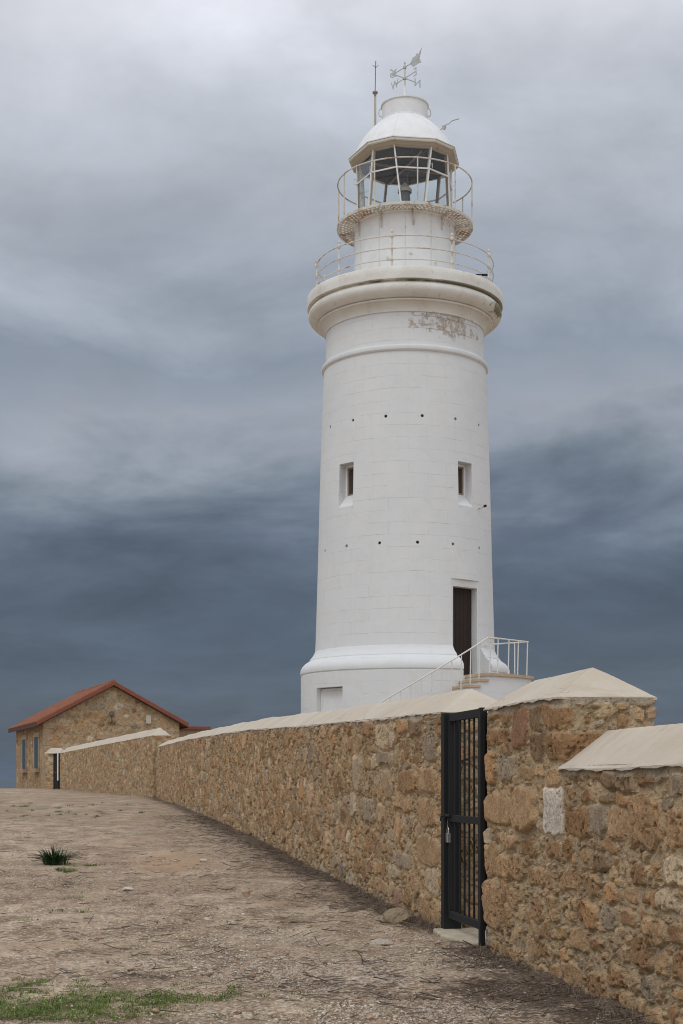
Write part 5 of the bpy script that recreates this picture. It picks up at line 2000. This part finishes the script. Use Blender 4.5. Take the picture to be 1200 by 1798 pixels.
def blades(name, X, Y, H, Wd, col, lean, seed, segs=3):
    rs = np.random.RandomState(seed)
    n = len(X)
    Z = ground_z(X, Y) - .004
    a = rs.uniform(0, 6.28, n)
    out = np.stack([np.cos(a), np.sin(a), np.zeros(n)], -1)
    sd = np.stack([-np.sin(a), np.cos(a), np.zeros(n)], -1)
    V = []
    ln = lean * rs.uniform(.4, 1.3, n)
    for k in range(segs + 1):
        t = k / segs
        c = np.stack([X, Y, Z], -1) + out * (ln * H * t * t)[:, None] + np.array([0, 0, 1.0]) * (H * (t - .25 * ln * t * t))[:, None]
        w = Wd * (1 - t) ** .7
        V += [c - sd * (w / 2)[:, None], c + sd * (w / 2)[:, None]]
    V = np.stack(V, 1)
    f = [(2 * k, 2 * k + 1, 2 * k + 3, 2 * k + 2) for k in range(segs)]
    F = np.array(f)[None] + (np.arange(n) * 2 * (segs + 1))[:, None, None]
    return np_mesh(name, V.reshape(-1, 3), F.reshape(-1, 4), np.repeat(col, 2 * (segs + 1), 0), True)


def grass():
    rs = np.random.RandomState(14)
    X, Y = [], []
    for (px, py, sx, sy, k) in ((60, 1772, .45, .28, 5500), (190, 1762, .45, .26, 4200), (280, 1745, .3, .2, 1600), (20, 1740, .25, .2, 1200), (130, 1735, .12, .10, 900), (300, 1752, .30, .12, 700), (70, 1785, .3, .15, 1500), (45, 1725, .3, .1, 300),
                                (380, 1770, .3, .2, 200), (118, 1530, .12, .12, 240), (150, 1520, .2, .12, 120), (60, 1430, 1.2, 1.5, 900), (70, 1415, 1.8, 2.5, 900), (150, 1575, .3, .3, 60), (45, 1620, .12, .1, 60), (125, 1600, .15, .1, 60)):
        x, y, z = at_ground(px, py)
        # clumps
        m = max(6, k // 40)
        cx, cy = x + rs.normal(0, sx, m), y + rs.normal(0, sy, m)
        q = rs.randint(0, m, k)
        X.append(cx[q] + rs.normal(0, .035 * max(1, sx), k)); Y.append(cy[q] + rs.normal(0, .035 * max(1, sx), k))
    X, Y = np.concatenate(X), np.concatenate(Y)
    n = len(X)
    H = rs.uniform(.012, .042, n) * np.clip(Y / 12, .8, 2)
    pal = np.array([(.12, .19, .035), (.15, .21, .05), (.085, .14, .03), (.20, .21, .08)])
    c = pal[rs.choice(4, n)] * rs.uniform(.8, 1.25, (n, 1))
    me = blades('grass', X, Y, H, rs.uniform(.004, .009, n) * np.clip(Y / 12, .8, 2), c, .9, 2)
    tag(link('grass', me, M_LEAF), 'short green grass in thin patches on the bare ground', 'grass', kind='stuff')


grass()


def dry_grass():
    rs = np.random.RandomState(31)
    k = 2600
    s = rs.choice([1.7, 2.0, 2.6, 3.4, 4.3, 5.2, 6.5, 8.0, 10, 13, -.4, -1.4, -2.6, -3.6], k) + rs.normal(0, .22, k)
    d = np.abs(rs.normal(0, .10, k)) + .05
    X = WX + WD.x * s - WN.x * d; Y = WY + WD.y * s - WN.y * d
    c = np.array([(.20, .16, .12), (.28, .23, .17), (.14, .105, .08)])[rs.choice(3, k)] * rs.uniform(.8, 1.2, (k, 1))
    me = blades('dry_grass', X, Y, rs.uniform(.03, .13, k), rs.uniform(.003, .005, k), c, 1.0, 6)
    tag(link('dry_grass', me, M_TWIG), 'withered pale stalks along the foot of the near stone wall', 'dry grass', kind='stuff')


dry_grass()


def tuft():
    x, y, z = at_ground(95, 1517)
    rs = np.random.RandomState(4)
    n = 190
    a = rs.uniform(0, 6.28, n)
    r = np.abs(rs.normal(0, .075, n))
    X, Y = r * np.cos(a), r * np.sin(a)
    H = rs.uniform(.17, .34, n)
    V = []
    ln = rs.uniform(.2, 1.7, n)
    ao = a + rs.normal(0, .5, n)
    out = np.stack([np.cos(ao), np.sin(ao), 0 * a], -1)
    sd = np.stack([-np.sin(ao), np.cos(ao), 0 * a], -1)
    segs = 6
    for k in range(segs + 1):
        t = k / segs
        c = np.stack([X, Y, 0 * X - .01], -1) + out * (ln * H * (t ** 1.5))[:, None] + np.array([0, 0, 1.0]) * (H * (t - .42 * ln * t ** 2.2))[:, None]
        w = .024 * (1 - t ** 2.2) + .001
        V += [c - sd * w / 2, c + np.array([0, 0, -.003]), c + sd * w / 2]
    V = np.stack(V, 1)
    f = []
    for k in range(segs):
        f += [(3 * k, 3 * k + 1, 3 * k + 4, 3 * k + 3), (3 * k + 1, 3 * k + 2, 3 * k + 5, 3 * k + 4)]
    F = np.array(f)[None] + (np.arange(n) * 3 * (segs + 1))[:, None, None]
    c = np.array([(.035, .075, .028)]) * rs.uniform(.6, 1.35, (n, 1))
    me = np_mesh('leafy_tuft', V.reshape(-1, 3), F.reshape(-1, 4), np.repeat(c, 3 * (segs + 1), 0), True)
    o = link('leafy_tuft', me, M_LEAF)
    o.location = (x, y, z)
    tag(o, 'dark green tuft of strap-like leaves alone on the bare gravel at left', 'plant')


tuft()
